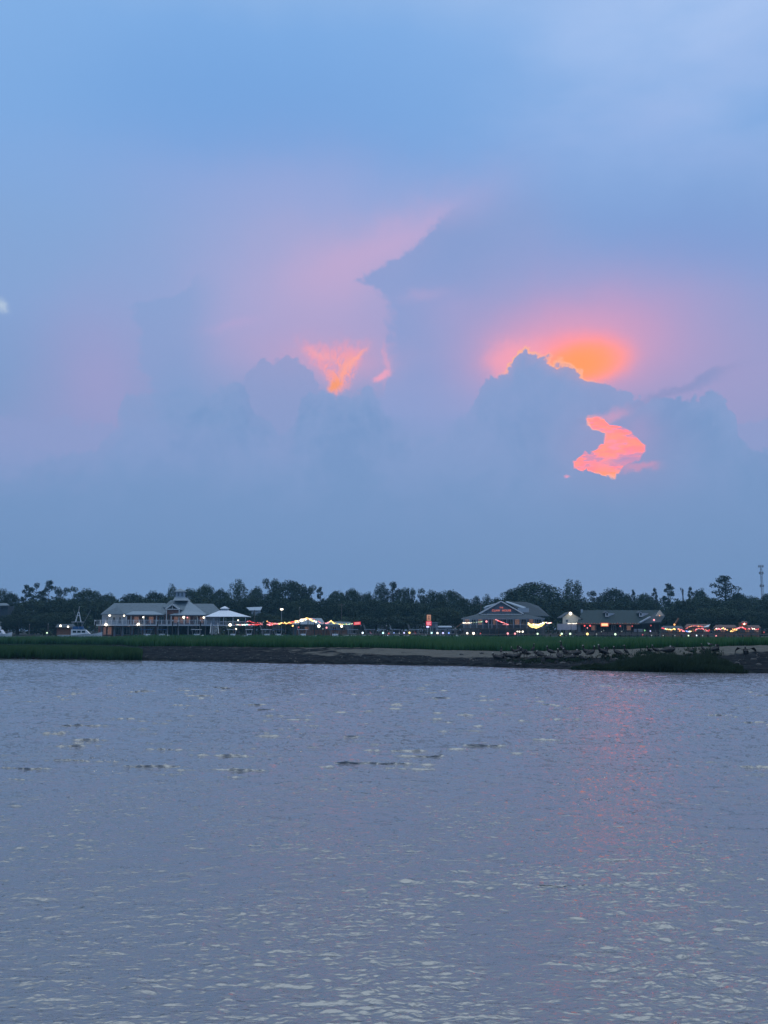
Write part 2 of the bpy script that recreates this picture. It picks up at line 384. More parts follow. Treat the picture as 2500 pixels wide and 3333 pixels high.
class MB:
    """collects solids in world coordinates and links them as one mesh object"""
    def __init__(s): s.v = []; s.f = []
    def add(s, vs, fs):
        o = len(s.v); s.v += [tuple(v) for v in vs]; s.f += [tuple(i + o for i in f) for f in fs]; return s
    def box(s, x0, x1, y0, y1, z0, z1):
        return s.add([(x, y, z) for z in (z0, z1) for y in (y0, y1) for x in (x0, x1)],
                     [(0, 2, 3, 1), (4, 5, 7, 6), (0, 1, 5, 4), (2, 6, 7, 3), (0, 4, 6, 2), (1, 3, 7, 5)])
    def bar(s, a, b, w, h=None):
        """square bar from a to b"""
        a, b = Vector(a), Vector(b); h = h or w; d = (b - a).normalized()
        u = d.cross(Vector((0, 0, 1))); u = u.normalized() if u.length > 1e-3 else Vector((1, 0, 0)); t = u.cross(d)
        vs = [p + u * (i * w / 2) + t * (j * h / 2) for p in (a, b) for i, j in ((-1, -1), (1, -1), (1, 1), (-1, 1))]
        return s.add(vs, [(3, 2, 1, 0), (4, 5, 6, 7), (0, 1, 5, 4), (1, 2, 6, 5), (2, 3, 7, 6), (3, 0, 4, 7)])
    def tube(s, pts, rad, n=6):
        pts = [Vector(p) for p in pts]; rad = rad if isinstance(rad, (list, tuple)) else [rad] * len(pts)
        vs = []; fs = []
        for i, p in enumerate(pts):
            d = (pts[min(i + 1, len(pts) - 1)] - pts[max(i - 1, 0)]).normalized()
            u = d.cross(Vector((.13, .99, .05))).normalized(); t = d.cross(u)
            vs += [p + (u * math.cos(k * 2 * math.pi / n) + t * math.sin(k * 2 * math.pi / n)) * rad[i] for k in range(n)]
        for i in range(len(pts) - 1):
            fs += [(i * n + k, i * n + (k + 1) % n, (i + 1) * n + (k + 1) % n, (i + 1) * n + k) for k in range(n)]
        fs += [tuple(range(n - 1, -1, -1)), tuple((len(pts) - 1) * n + k for k in range(n))]
        return s.add(vs, fs)
    def prism(s, poly, y0, y1):
        """polygon of (x, z) given thickness from y0 to y1"""
        n = len(poly)
        vs = [(x, y0, z) for x, z in poly] + [(x, y1, z) for x, z in poly]
        return s.add(vs, [tuple(range(n)), tuple(range(2 * n - 1, n - 1, -1))] + [(i, i + n, (i + 1) % n + n, (i + 1) % n) for i in range(n)])
    def slab(s, pts, th=.15):
        """planar polygon of 3-D points thickened downwards"""
        n = len(pts); p2 = [Vector(p) - Vector((0, 0, th)) for p in pts]
        return s.add(list(pts) + p2, [tuple(range(n)), tuple(range(2 * n - 1, n - 1, -1))] + [(i, i + n, (i + 1) % n + n, (i + 1) % n) for i in range(n)])
    def ball(s, c, r, n=8, m=5):
        c = Vector(c); vs = [c + Vector((0, 0, r))]; fs = []
        for j in range(1, m):
            a = math.pi * j / m
            vs += [c + Vector((math.sin(a) * math.cos(2 * math.pi * k / n), math.sin(a) * math.sin(2 * math.pi * k / n), math.cos(a))) * r for k in range(n)]
        vs.append(c - Vector((0, 0, r)))
        fs += [(0, 1 + k, 1 + (k + 1) % n) for k in range(n)]
        for j in range(m - 2):
            fs += [(1 + j * n + k, 1 + (j + 1) * n + k, 1 + (j + 1) * n + (k + 1) % n, 1 + j * n + (k + 1) % n) for k in range(n)]
        l = len(vs) - 1
        fs += [(l, l - n + (k + 1) % n, l - n + k) for k in range(n)]
        return s.add(vs, fs)
    def build(s, name, mat, parent=None, smooth=False, at0=None):
        me = bpy.data.meshes.new(name)
        o0 = ORG[parent.name] if parent else Vector(at0 or (0, 0, 0))
        me.from_pydata([Vector(v) - o0 for v in s.v], [], s.f); me.update()
        if smooth: me.polygons.foreach_set('use_smooth', [True] * len(me.polygons))
        me.materials.append(M[mat] if isinstance(mat, str) else mat)
        o = bpy.data.objects.new(name, me); COL.objects.link(o)
        if parent: o.parent = parent; ORG[o.name] = o0
        else: o.location = o0; ORG[o.name] = o0
        return o
def copy_tree(o, parent=None):
    c = o.copy(); COL.objects.link(c); c.parent = parent
    for ch in o.children: copy_tree(ch, c)
    return c

# ------------------------------------------------------------------ value noise for terrain and waves
def vnoise(x, y, seed=0):
    r = np.random.default_rng(seed).random((256, 256))
    xi, yi = np.floor(x).astype(int), np.floor(y).astype(int); fx, fy = x - xi, y - yi
    fx = fx * fx * (3 - 2 * fx); fy = fy * fy * (3 - 2 * fy)
    g = lambda a, b: r[a % 256, b % 256]
    return (g(xi, yi) * (1 - fx) + g(xi + 1, yi) * fx) * (1 - fy) + (g(xi, yi + 1) * (1 - fx) + g(xi + 1, yi + 1) * fx) * fy
def fbm(x, y, o=4, seed=0):
    return sum(vnoise(x * 2 ** i, y * 2 ** i, seed + i) * .5 ** (i + 1) for i in range(o)) / (1 - .5 ** o)

# ------------------------------------------------------------------ marsh island terrain
# columns u = photo column of a place at eye level, D = distance in front of the camera
US = np.array([-1500, -400, 0, 420, 700, 900, 1200, 1500, 1700, 2000, 2200, 2500, 2900, 4000.])
SHORE_Y = np.array([2136, 2138, 2142, 2147, 2152, 2157, 2161, 2166, 2172, 2181, 2186, 2189, 2191, 2195.])
CREST_Y = np.array([2103, 2103, 2103, 2103, 2104, 2107, 2108, 2117, 2120, 2113, 2107, 2099, 2096, 2096.])
CREST_D = np.array([18, 18, 18, 18, 18, 20, 21, 20, 19, 17, 17, 17, 17, 17.])
BACK_Y = np.array([2063, 2063, 2063, 2063, 2063.5, 2064, 2065, 2066, 2067, 2068, 2069, 2070, 2070, 2070.])
def shoreD(u): return CAMH * F / (np.interp(u, US, SHORE_Y) - HORY)
def crestD(u): return shoreD(u) + np.interp(u, US, CREST_D)
def crestZ(u): return CAMH - (np.interp(u, US, CREST_Y) - HORY) * crestD(u) / F
def backD(u): return (CAMH - 2.0) * F / (np.interp(u, US, BACK_Y) - HORY)
def smooth(t): t = np.clip(t, 0, 1); return t * t * (3 - 2 * t)
def landZ(u, D):
    """height of the bare ground"""
    u = np.asarray(u, float); D = np.asarray(D, float)
    s, c, zc = shoreD(u), crestD(u), crestZ(u)
    wob = (fbm(u / 90, u * 0 + 3.3, 4, 5) - .5) * 1.6
    t = (D - s - wob) / (c - s)
    bank = .30 * smooth((D - s - wob) / 1.3)
    lump = (fbm(u / 22, D * 1.1, 4, 9) - .5) * .16 * smooth((D - s - wob) / 1.0)
    rise = bank + (zc - .3) * smooth(t) ** 1.15
    z = np.where(D < c, rise, .8 + (zc - .8) * smooth(1 - (D - c) / 9))
    z = z + lump
    left = smooth((470 - u) / 90)          # low marsh at the left comes right down to the water
    zl = .30 * smooth((D - s - wob) / .8) + .12 * smooth((D - s) / 12) + lump * .5
    z = z * (1 - left) + zl * left
    z = np.where(D < s + wob, -.5 * smooth((s + wob - D) / 1.0) - .02, z)
    return z - .9 * smooth((D - backD(u) - 2) / 6)
def Upos(u, D): return (u - CX) * D / F
us = np.arange(-700, 3300, 5.)
tt = np.concatenate([np.arange(-2, 30, .22), np.linspace(31, 160, 50)])
UU, TT = np.meshgrid(us, tt)
DD = shoreD(UU) + TT
ZZ = landZ(UU, DD)
NR, NC = UU.shape
idx = np.arange(NR * NC).reshape(NR, NC)
faces = np.stack([idx[:-1, :-1], idx[:-1, 1:], idx[1:, 1:], idx[1:, :-1]], -1).reshape(-1, 4)
sand = smooth((TT - 4.5 - 7 * fbm(UU / 120, DD / 6, 4, 21)) / 3) * smooth((UU - 850) / 500 + (fbm(UU / 60, DD / 2.5, 4, 33) - .45) * 2.2)
sand = sand * (1 - .85 * smooth((UU - 1900) / 60) * smooth((2400 - UU) / 60) * smooth((8 - TT + (fbm(UU / 30, DD, 3, 4) - .5) * 5) / 2.5))
mg = bpy.data.materials.new('mud_and_sand'); mg.use_nodes = True
G.nt = mg.node_tree; b = G.nt.nodes['Principled BSDF']
a = node('ShaderNodeAttribute'); a.attribute_name = 'sand'
g = node('ShaderNodeNewGeometry'); pos = S(g.outputs['Position'])
n1 = noise(vm('MULTIPLY', pos, (1.0, 1.6, 5.0)), 1.1, 6, .65); n2 = noise(pos, 9, 4, .7)
f = lstep(S(a.outputs['Fac']) + (n1 - .5) * 1.3, .25, .75)
mud = mix(lstep(n1, .42, .66), (.004, .006, .009), (.026, .030, .032))
snd = mix(lstep(n2 * .5 + n1 * .5, .35, .62), (.06, .064, .062), (.13, .126, .115))
link(mix(f, mud, snd), b.inputs['Base Color'])
link(lstep(f, 0, 1, .8, .95), b.inputs['Roughness']); b.inputs['Specular IOR Level'].default_value = .02
bn = node('ShaderNodeBump'); bn.inputs['Strength'].default_value = .6; bn.inputs['Distance'].default_value = .12
link(n2 * .5 + n1, bn.inputs['Height']); link(S(bn.outputs[0]), b.inputs['Normal'])
me = mesh_np('marsh_ground', np.stack([Upos(UU, DD), DD, ZZ], -1).reshape(-1, 3), faces, mg, True, {'sand': sand.ravel()})
o = bpy.data.objects.new('marsh_ground', me); COL.objects.link(o); tag(o, 'low island bank of grey sand and black mud along the inlet', kind='structure')

# far shore ground
ms = material('far_shore_earth', (.03, .035, .03), vary=.3, scale=.3)
xs = np.linspace(-640, 640, 161); ys = np.concatenate([np.linspace(262, 266, 5), np.linspace(270, 640, 30)])
X, Y = np.meshgrid(xs, ys)
Z = -.6 + 1.7 * smooth((Y - 262) / 3) + (fbm(X / 20, Y / 20, 3, 2) - .5) * .25 + .5 * smooth((Y - 290) / 60)
idx = np.arange(X.size).reshape(X.shape)
faces = np.stack([idx[:-1, :-1], idx[:-1, 1:], idx[1:, 1:], idx[1:, :-1]], -1).reshape(-1, 4)
me = mesh_np('far_shore', np.stack([X, Y, Z], -1).reshape(-1, 3), faces, ms, True)
o = bpy.data.objects.new('far_shore', me); COL.objects.link(o); tag(o, 'dark ground of the far shore under trees and restaurants', kind='structure')
SHOREZ = 1.1

# ------------------------------------------------------------------ water
def spectrum(L, N, lmin, lmax, lpeak, spread, seed, ang0=math.pi / 2 + .15):
    rng = np.random.default_rng(seed)
    k1 = np.fft.fftfreq(N, L / N) * 2 * np.pi
    KX, KY = np.meshgrid(k1, k1, indexing='ij'); K = np.hypot(KX, KY); K[0, 0] = 1
    th = np.arctan2(KY, KX)
    P = K ** -3.5 * np.exp(-(2 * np.pi / lpeak / K) ** 2) * (np.abs(np.cos(th - ang0)) ** spread * .9 + .1)
    P = P * (K > 2 * np.pi / lmax) * (K < 2 * np.pi / lmin); P[0, 0] = 0
    H = np.sqrt(P) * (rng.standard_normal((N, N)) + 1j * rng.standard_normal((N, N)))
    h = np.fft.ifft2(H).real
    sl = np.fft.ifft2(1j * KX * H).real, np.fft.ifft2(1j * KY * H).real
    # horizontal displacement sharpens the crests
    cx_ = np.fft.ifft2(-1j * KX / K * H).real * -1; cy_ = np.fft.ifft2(-1j * KY / K * H).real * -1
    s = 1 / math.sqrt((sl[0] ** 2 + sl[1] ** 2).mean())
    return h * s, cx_ * s, cy_ * s
def samp(T, L, x, y):
    N = T.shape[0]; gx = x / L * N; gy = y / L * N
    xi = np.floor(gx).astype(int); yi = np.floor(gy).astype(int); fx = gx - xi; fy = gy - yi
    a, b, c, d = T[xi % N, yi % N], T[(xi + 1) % N, yi % N], T[xi % N, (yi + 1) % N], T[(xi + 1) % N, (yi + 1) % N]
    return (a * (1 - fx) + b * fx) * (1 - fy) + (c * (1 - fx) + d * fx) * fy
WA = spectrum(43, 1024, .32, 6, 1.15, 2.0, 1)
WB = spectrum(29, 1024, .30, 3, .7, 1.0, 2, 1.15)
WE = spectrum(61, 512, 1.0, 6, 1.7, 3, 5)
WC = spectrum(5.3, 512, .05, .6, .17, 3, 3, 1.62)
rs = [2.2]
while rs[-1] < 118:
    r = rs[-1]; rs.append(r + min(max(r * r / (2.0 * CAMH * 921), .012), .14 if r < 62 else .2))
rs = np.array(rs + list(np.geomspace(119, 660, 40)))
az = np.concatenate([np.linspace(-180, -31, 60), np.linspace(-29, 29, 740), np.linspace(31, 180, 60)])
AZ, RR = np.meshgrid(np.radians(az), rs)
X = RR * np.sin(AZ); Y = RR * np.cos(AZ)
fade = smooth((200 - RR) / 80)
gust = .55 + .9 * fbm(X / 9 + 50, Y / 14 + 50, 3, 41); fadeC = smooth((85 - RR) / 55) * fade
crest = samp(WA[0], 43, X, Y)
rip = samp(WC[0], 5.3, X * .5, Y); rip = rip / WC[0].std()
rip = (rip + .22 * np.tanh(rip) * rip) * WC[0].std()
mB = samp(WB[0], 29, X, Y); mE = samp(WE[0], 61, X * .62 + 4 + .5 * fbm(X * .9, Y * .9, 3, 71), Y * 3.2 + 7 + X * .35 + 1.5 * fbm(X * .7 + 30, Y * .7, 3, 72)); sB = WE[0].std(); sA = WA[0].std()
steep = np.maximum(mE / sB - 1.1, 0) * .027 * (.55 + .9 * fbm(X * 1.1 + 60, Y * .3, 2, 73)) * smooth((RR - 7) / 12) * (1 - .7 * smooth((RR - 50) / 30)) * smooth((fbm(X / 5 + 3, Y / 9 + 3, 3, 52) - .36) / .12)
h = fade * gust * (.055 * crest + .062 * mB) + fade * steep + fadeC * (.45 + 1.7 * fbm(X / 1.6 + 9, Y / 2.2 + 9, 2, 44) ** 1.5) * .26 * rip
chx = fade * gust * (.066 * samp(WA[1], 43, X, Y) + .045 * samp(WB[1], 29, X, Y)) * 1.4
chy = fade * gust * (.066 * samp(WA[2], 43, X, Y) + .045 * samp(WB[2], 29, X, Y)) * 1.4
chy = chy - 3.5 * steep * fade
idx = np.arange(X.size).reshape(X.shape)
faces = np.stack([idx[:-1, :-1], idx[1:, :-1], idx[1:, 1:], idx[:-1, 1:]], -1).reshape(-1, 4)
faces = np.concatenate([faces, np.stack([idx[:-1, -1], idx[1:, -1], idx[1:, 0], idx[:-1, 0]], -1)])[:, ::-1]
mw = bpy.data.materials.new('inlet_water'); mw.use_nodes = True
G.nt = mw.node_tree; b = G.nt.nodes['Principled BSDF']
b.inputs['Base Color'].default_value = (.130, .134, .146, 1); b.inputs['Roughness'].default_value = .035
b.inputs['IOR'].default_value = 2.1
g = node('ShaderNodeNewGeometry'); pos = S(g.outputs['Position'])
na = noise(vm('MULTIPLY', pos, (1, 2.0, 1)), 4.2, 2, .5, .6); nb = noise(vm('MULTIPLY', pos, (1, 2.4, 1)), 11.0, 2, .5, .4)
ng = noise(vm('MULTIPLY', pos, (1, .7, 1)), .45, 3, .6)
nn = (m_('POWER', na, 2.0) * 1.6 + nb * .45) * sstep(ng, .32, .62, .35, 1)
bn = node('ShaderNodeBump'); bn.inputs['Strength'].default_value = 1.0; bn.inputs['Distance'].default_value = .030
link(nn, bn.inputs['Height']); link(S(bn.outputs[0]), b.inputs['Normal'])
me = mesh_np('water', np.stack([X + chx, Y + chy, h], -1).reshape(-1, 3), faces, mw, True)
o = bpy.data.objects.new('water', me); COL.objects.link(o); tag(o, 'rippled grey lavender inlet water', kind='structure')

# ------------------------------------------------------------------ marsh grass
def grass(name, u, D, h, w, mat, label, lean=.22, zoff=0.0):
    n = len(u); x = Upos(u, D); z = landZ(u, D) + zoff
    a = RNG.random(n) * 2 * np.pi; l = (RNG.random(n) * lean + .03) * h; la = RNG.normal(.5, .9, n)
    wx = np.cos(a) * w / 2; wy = np.sin(a) * w / 2
    p0 = np.stack([x - wx, D - wy, z - .05], -1); p1 = np.stack([x + wx, D + wy, z - .05], -1)
    mx, my = x + np.cos(la) * l * .35, D + np.sin(la) * l * .35
    p2 = np.stack([mx + wx * .8, my + wy * .8, z + h * .55], -1); p3 = np.stack([mx - wx * .8, my - wy * .8, z + h * .55], -1)
    p4 = np.stack([x + np.cos(la) * l, D + np.sin(la) * l, z + h], -1)
    V_ = np.stack([p0, p1, p2, p3, p4], 1).reshape(-1, 3)
    o5 = np.arange(n)[:, None] * 5
    T = np.concatenate([o5 + [0, 1, 2], o5 + [0, 2, 3], o5 + [3, 2, 4]], 0)
    me = mesh_np(name, V_, T, mat, False, {'tip': np.tile([0, 0, .55, .55, 1.], n)})
    ob = bpy.data.objects.new(name, me); COL.objects.link(ob)
    return tag(ob, label, 'grass', kind='stuff')
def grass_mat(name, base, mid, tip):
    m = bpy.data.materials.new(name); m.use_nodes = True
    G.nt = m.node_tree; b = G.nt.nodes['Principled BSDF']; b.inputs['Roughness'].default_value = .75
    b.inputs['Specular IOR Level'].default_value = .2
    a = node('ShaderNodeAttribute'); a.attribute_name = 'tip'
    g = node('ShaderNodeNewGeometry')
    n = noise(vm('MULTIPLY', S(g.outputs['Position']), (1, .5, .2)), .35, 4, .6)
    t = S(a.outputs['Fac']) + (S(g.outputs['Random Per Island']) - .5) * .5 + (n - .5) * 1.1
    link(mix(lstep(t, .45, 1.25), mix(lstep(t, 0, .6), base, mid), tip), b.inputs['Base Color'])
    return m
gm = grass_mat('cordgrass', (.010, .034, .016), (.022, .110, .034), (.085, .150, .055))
gm3 = grass_mat('bank_weed', (.003, .007, .005), (.007, .022, .010), (.022, .042, .018))
gm2 = grass_mat('dark_cordgrass', (.006, .020, .010), (.018, .075, .026), (.065, .115, .042))
n = 200000
u = RNG.uniform(-450, 2950, n); c = crestD(u) + 1.2; bk = backD(u)
q = RNG.random(n) ** 1.9
D = c + (bk - c) * q
front = np.interp(u, [-450, 400, 470], [58, 52, 0])     # behind the creek at the left
D = np.maximum(D, c + front + RNG.random(n) * 4)
hh = RNG.uniform(.85, 1.3, n) * (.72 + .6 * fbm(u / 40, D / 6, 4, 77)) * (.75 + .25 * smooth((D - c) / 2.5))
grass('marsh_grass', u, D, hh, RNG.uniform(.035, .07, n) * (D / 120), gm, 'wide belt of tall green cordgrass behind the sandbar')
n = 70000
u = RNG.uniform(-450, 470, n); s = shoreD(u)
lim = np.interp(u, [-450, 330, 470], [15, 15, 3])
D = s - .1 + lim * RNG.random(n) ** 1.3 * np.clip((470 - u + RNG.normal(0, 18, n)) / 60, 0, 1) ** .4 + (fbm(u / 30, u * 0, 3, 8) - .5) * 1.2
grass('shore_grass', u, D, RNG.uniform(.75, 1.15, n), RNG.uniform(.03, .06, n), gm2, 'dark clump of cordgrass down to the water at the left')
# low dark growth at the foot of the sandbar, right
n = 60000
u = np.concatenate([RNG.normal(2150, 95, n // 2), RNG.uniform(1850, 2400, n // 2)])
keep = (u > 1840) & (u < 2420); u = u[keep]; n = len(u)
env = np.interp(u, [1850, 1950, 2060, 2150, 2300, 2380, 2420], [.3, 1.8, 4.0, 7.5, 5.5, 2.0, .2]) * .85 * (.5 + .9 * fbm(u / 20, u * 0 + 7.7, 3, 61))
D = shoreD(u) - .2 + env * RNG.random(n) ** 1.2
grass('bank_grass', u, D, RNG.uniform(.15, .5, n) * (.4 + 1.1 * fbm(u / 25, D, 3, 3)) * np.interp(u, [1950, 2070, 2140, 2340, 2390], [.7, 1.5, 2.1, 1.6, .8]), RNG.uniform(.02, .05, n), gm3, 'low dark grass and weeds at the waterside foot of the sandbar', .5)
n = 16000
cu = np.array([(1985, 9, 45), (1700, 5, 60), (2095, 11, 35), (2140, 9.5, 35), (2300, 11, 30), (1770, 6, 60), (2240, 11, 30), (2060, 8, 50), (1850, 7, 60)])
k = RNG.integers(0, len(cu), n); u = cu[k, 0] + RNG.normal(0, 1, n) * cu[k, 2] * .5; D = shoreD(u) + cu[k, 1] + RNG.normal(0, 1.3, n)
keep = fbm(u / 9, D * .8, 3, 15) > .47; u, D = u[keep], D[keep]; n = len(u)
grass('creeping_weeds', u, D, RNG.uniform(.08, .26, n), RNG.uniform(.03, .06, n), gm3, 'patches of low green weeds scattered over the sand', .8)

# ------------------------------------------------------------------ trees
def leaf_mesh(name, clumps, dens, size, mat, flat=1.0, seed=0):
    """crown of small leaf-cluster faces spread through and around the given ellipsoids (x, y, z, rx, ry, rz)"""
    rng = np.random.default_rng(seed); P = []
    for (x, y, z, rx, ry, rz) in clumps:
        n = int(dens * (rx * ry + rx * rz + ry * rz) * 4.2)
        d = rng.standard_normal((n, 3)); d /= np.linalg.norm(d, axis=1)[:, None]
        r = rng.random(n) ** .28
        r *= 1 + .22 * (vnoise(d[:, 0] * 2.3 + x + 40, d[:, 2] * 2.3 + z + 40, seed) - .5) * 2
        P.append(np.array([x, y, z]) + d * r[:, None] * np.array([rx, ry, rz]))
    P = np.concatenate(P); n = len(P)
    a = rng.standard_normal((n, 3)); a[:, 2] *= flat; a /= np.linalg.norm(a, axis=1)[:, None]
    b = np.cross(a, rng.standard_normal((n, 3))); b /= np.linalg.norm(b, axis=1)[:, None]
    s = size * rng.uniform(.6, 1.3, n)[:, None]
    V_ = np.stack([P - a * s, P + b * s * .6, P + a * s, P - b * s * .6], 1).reshape(-1, 3)
    return mesh_np(name, V_, np.arange(4 * n).reshape(-1, 4), mat)
def trunk_mesh(name, paths):
    mb = MB()
    for pts, rad in paths: mb.tube(pts, rad, 6)
    me = bpy.data.meshes.new(name); me.from_pydata(mb.v, [], mb.f); me.materials.append(M['bark']); me.update()
    return me
def make_kind(kind, seed):
    """unit tree of height 18 m and half width 7 m: crown mesh, trunk mesh"""
    r = random.Random(seed); cl = []; paths = []
    if kind == 'oak':
        paths.append(([(0, 0, 0), (.3, 0, 5), (0, .2, 9)], [.55, .42, .3]))
        for i in range(44):
            zz = 1 - 1.5 * (i + .5) / 44; t = i * 2.39996 + r.uniform(-.3, .3); q = math.sqrt(max(0, 1 - zz * zz)) * r.uniform(.86, 1.04)
            x, y, z = math.cos(t) * q * 5.3, math.sin(t) * q * 5.3, 9.4 + zz * (6.7 if zz > 0 else 5.5) * r.uniform(.93, 1.04)
            s = r.uniform(1.25, 2.1); cl.append((x, y, z, s * 1.15, s * 1.1, s * .85))
            if i % 5 == 0: paths.append(([(0, 0, 5.5), (x * .5, y * .5, z * .72), (x, y, z)], [.26, .16, .05]))
        cl.append((0, 0, 9.5, 5.3, 5.3, 6.7))
        crown = leaf_mesh('crown', cl, 4.6, .25, M['leaf'], 1, seed)
    elif kind == 'tall':
        paths.append(([(0, 0, 0), (.2, 0, 8), (-.2, .2, 15)], [.45, .34, .12]))
        for i in range(30):
            t = i * 2.39996 + r.uniform(-.4, .4); zz = (i + .5) / 30; q = r.uniform(.55, 1.05)
            rad = (5.9 * math.sqrt(max(0.03, 1 - (2 * zz - .9) ** 2 / 1.25))) * q
            x, y, z = math.cos(t) * rad, math.sin(t) * rad, 4.5 + zz * 12.0
            s = r.uniform(1.2, 2.0); cl.append((x, y, z, s * 1.15, s, s * .95))
            if i % 3 == 0: paths.append(([(0, 0, z * .7), (x * .6, y * .6, z * .9), (x, y, z)], [.2, .12, .04]))
        cl.append((0, 0, 9.8, 4.2, 4.2, 6.4))
        crown = leaf_mesh('crown', cl, 4.6, .25, M['leaf'], 1, seed)
    elif kind == 'pine':       # bare stem, flat spreading plates of needles
        lean = r.uniform(-1.2, 1.2)
        paths.append(([(0, 0, 0), (lean * .3, 0, 8), (lean, 0, 16.3)], [.34, .26, .10]))
        for i in range(9):
            z = 10.2 + i * .82 + r.uniform(-.3, .3); t = r.choice((0, math.pi)) + r.uniform(-.8, .8)
            rad = r.uniform(1.6, 5.2) * (1 - .05 * i) if i < 8 else .3
            x, y = lean * z / 16 + math.cos(t) * rad, math.sin(t) * rad
            w = r.uniform(1.7, 2.9); cl.append((x, y, z, w, w * .9, r.uniform(.5, .8)))
            cl.append((x + r.uniform(-1.5, 1.5), y, z + .35, w * .6, w * .6, .45))
            paths.append(([(lean * (z - 1.4) / 16, 0, z - 1.4), (x * .6 + lean * .4, y * .6, z - .7), (x, y, z - .15)], [.13, .09, .04]))
        cl.append((lean, 0, 17.2, 2.3, 2, .7))
        crown = leaf_mesh('crown', cl, 4.6, .30, M['needle'], .35, seed)
    elif kind == 'bigpine':
        paths.append(([(0, 0, 0), (.2, 0, 9), (0, 0, 16.5)], [.42, .34, .12]))
        for i in range(20):
            z = 8.5 + i * .44 + r.uniform(-.3, .3); t = r.uniform(0, 2 * math.pi)
            rad = r.uniform(.6, 1) * (5.6 - .045 * (z - 11) ** 2 * 2.2)
            x, y = math.cos(t) * rad, math.sin(t) * rad * .7
            w = r.uniform(1.2, 2.0); cl.append((x, y, z, w, w, r.uniform(.65, 1.05)))
            paths.append(([(0, 0, z - 1.6), (x * .6, y * .6, z - .7), (x, y, z - .2)], [.14, .09, .04]))
        cl += [(0, 0, 16.8, 2.3, 2, 1.1), (0, 0, 13, 2.8, 2.5, 2.4)]
        crown = leaf_mesh('crown', cl, 3.6, .29, M['needle'], .6, seed)
    elif kind == 'open':
        paths.append(([(0, 0, 0), (.5, 0, 7), (-.3, .2, 14.5)], [.36, .26, .08]))
        for i in range(17):
            t = i * 2.39996; zz = r.random() ** .8; q = r.uniform(.4, 1)
            rad = 5.6 * q * (1 - .35 * zz)
            x, y, z = math.cos(t) * rad, math.sin(t) * rad, 7.5 + zz * 9.6
            s = r.uniform(1.0, 1.7); cl.append((x, y, z, s * 1.3, s * 1.2, s * .7))
            paths.append(([(0, 0, z * .68), (x * .55, y * .55, z * .88), (x, y, z)], [.14, .08, .03]))
        cl.append((0, 0, 10.5, 3.0, 3.0, 4.0))
        crown = leaf_mesh('crown', cl, 5.0, .26, M['leaf'], .8, seed)
    elif kind == 'snag':
        paths.append(([(0, 0, 0), (0, 0, 9), (0, 0, 17.4)], [.9, 1.0, 1.2]))
        paths.append(([(0, 0, 14), (2.5, 0, 16), (5, 0, 17.6)], [.3, .25, .12]))
        cl = [(0, 0, 16.6, 2.4, 2.0, 1.2), (0, 0, 13.5, 1.9, 1.6, 3.2), (4.6, 0, 17.4, 1.8, 1.2, .6)]
        crown = leaf_mesh('crown', cl, 3, .3, M['needle'], 1, seed)
    return crown, trunk_mesh('trunk', paths)
PROTO = {'oak': [make_kind('oak', s) for s in (11, 12, 13)], 'tall': [make_kind('tall', s) for s in (21, 22)],
         'pine': [make_kind('pine', s) for s in (31, 32, 33)], 'bigpine': [make_kind('bigpine', 41)],
         'open': [make_kind('open', s) for s in (51, 52)], 'snag': [make_kind('snag', 61)]}
NAMES = {'oak': 'oak_tree', 'tall': 'tall_tree', 'pine': 'pine_tree', 'bigpine': 'pine_tree', 'open': 'sparse_tree', 'snag': 'broken_tree'}
trng = random.Random(3)
def plant_tree(px, top, hw, kind, label, D=338, group='trees on the skyline', i=[0]):
    i[0] += 1
    crown, trunk = PROTO[kind][i[0] % len(PROTO[kind])]
    b = at(px, top, D); z0 = 1.5
    sxy = hw * {'oak': 1.28, 'tall': 1.2, 'open': 1.3}.get(kind, 1.12) * D / F / 7.0; sz = (b.z - z0) / 18.0
    t = empty(NAMES[kind], (b.x, D, z0), label, 'tree', group)
    t.rotation_euler.z = trng.uniform(0, 6.28) if kind in ('oak', 'tall', 'open') else trng.choice((0, math.pi)) + trng.uniform(-.25, .25)
    t.scale = (sxy, sxy, sz)
    for nm, me in (('crown', crown), ('trunk', trunk)):
        o = bpy.data.objects.new(nm, me); COL.objects.link(o); o.parent = t
    return t
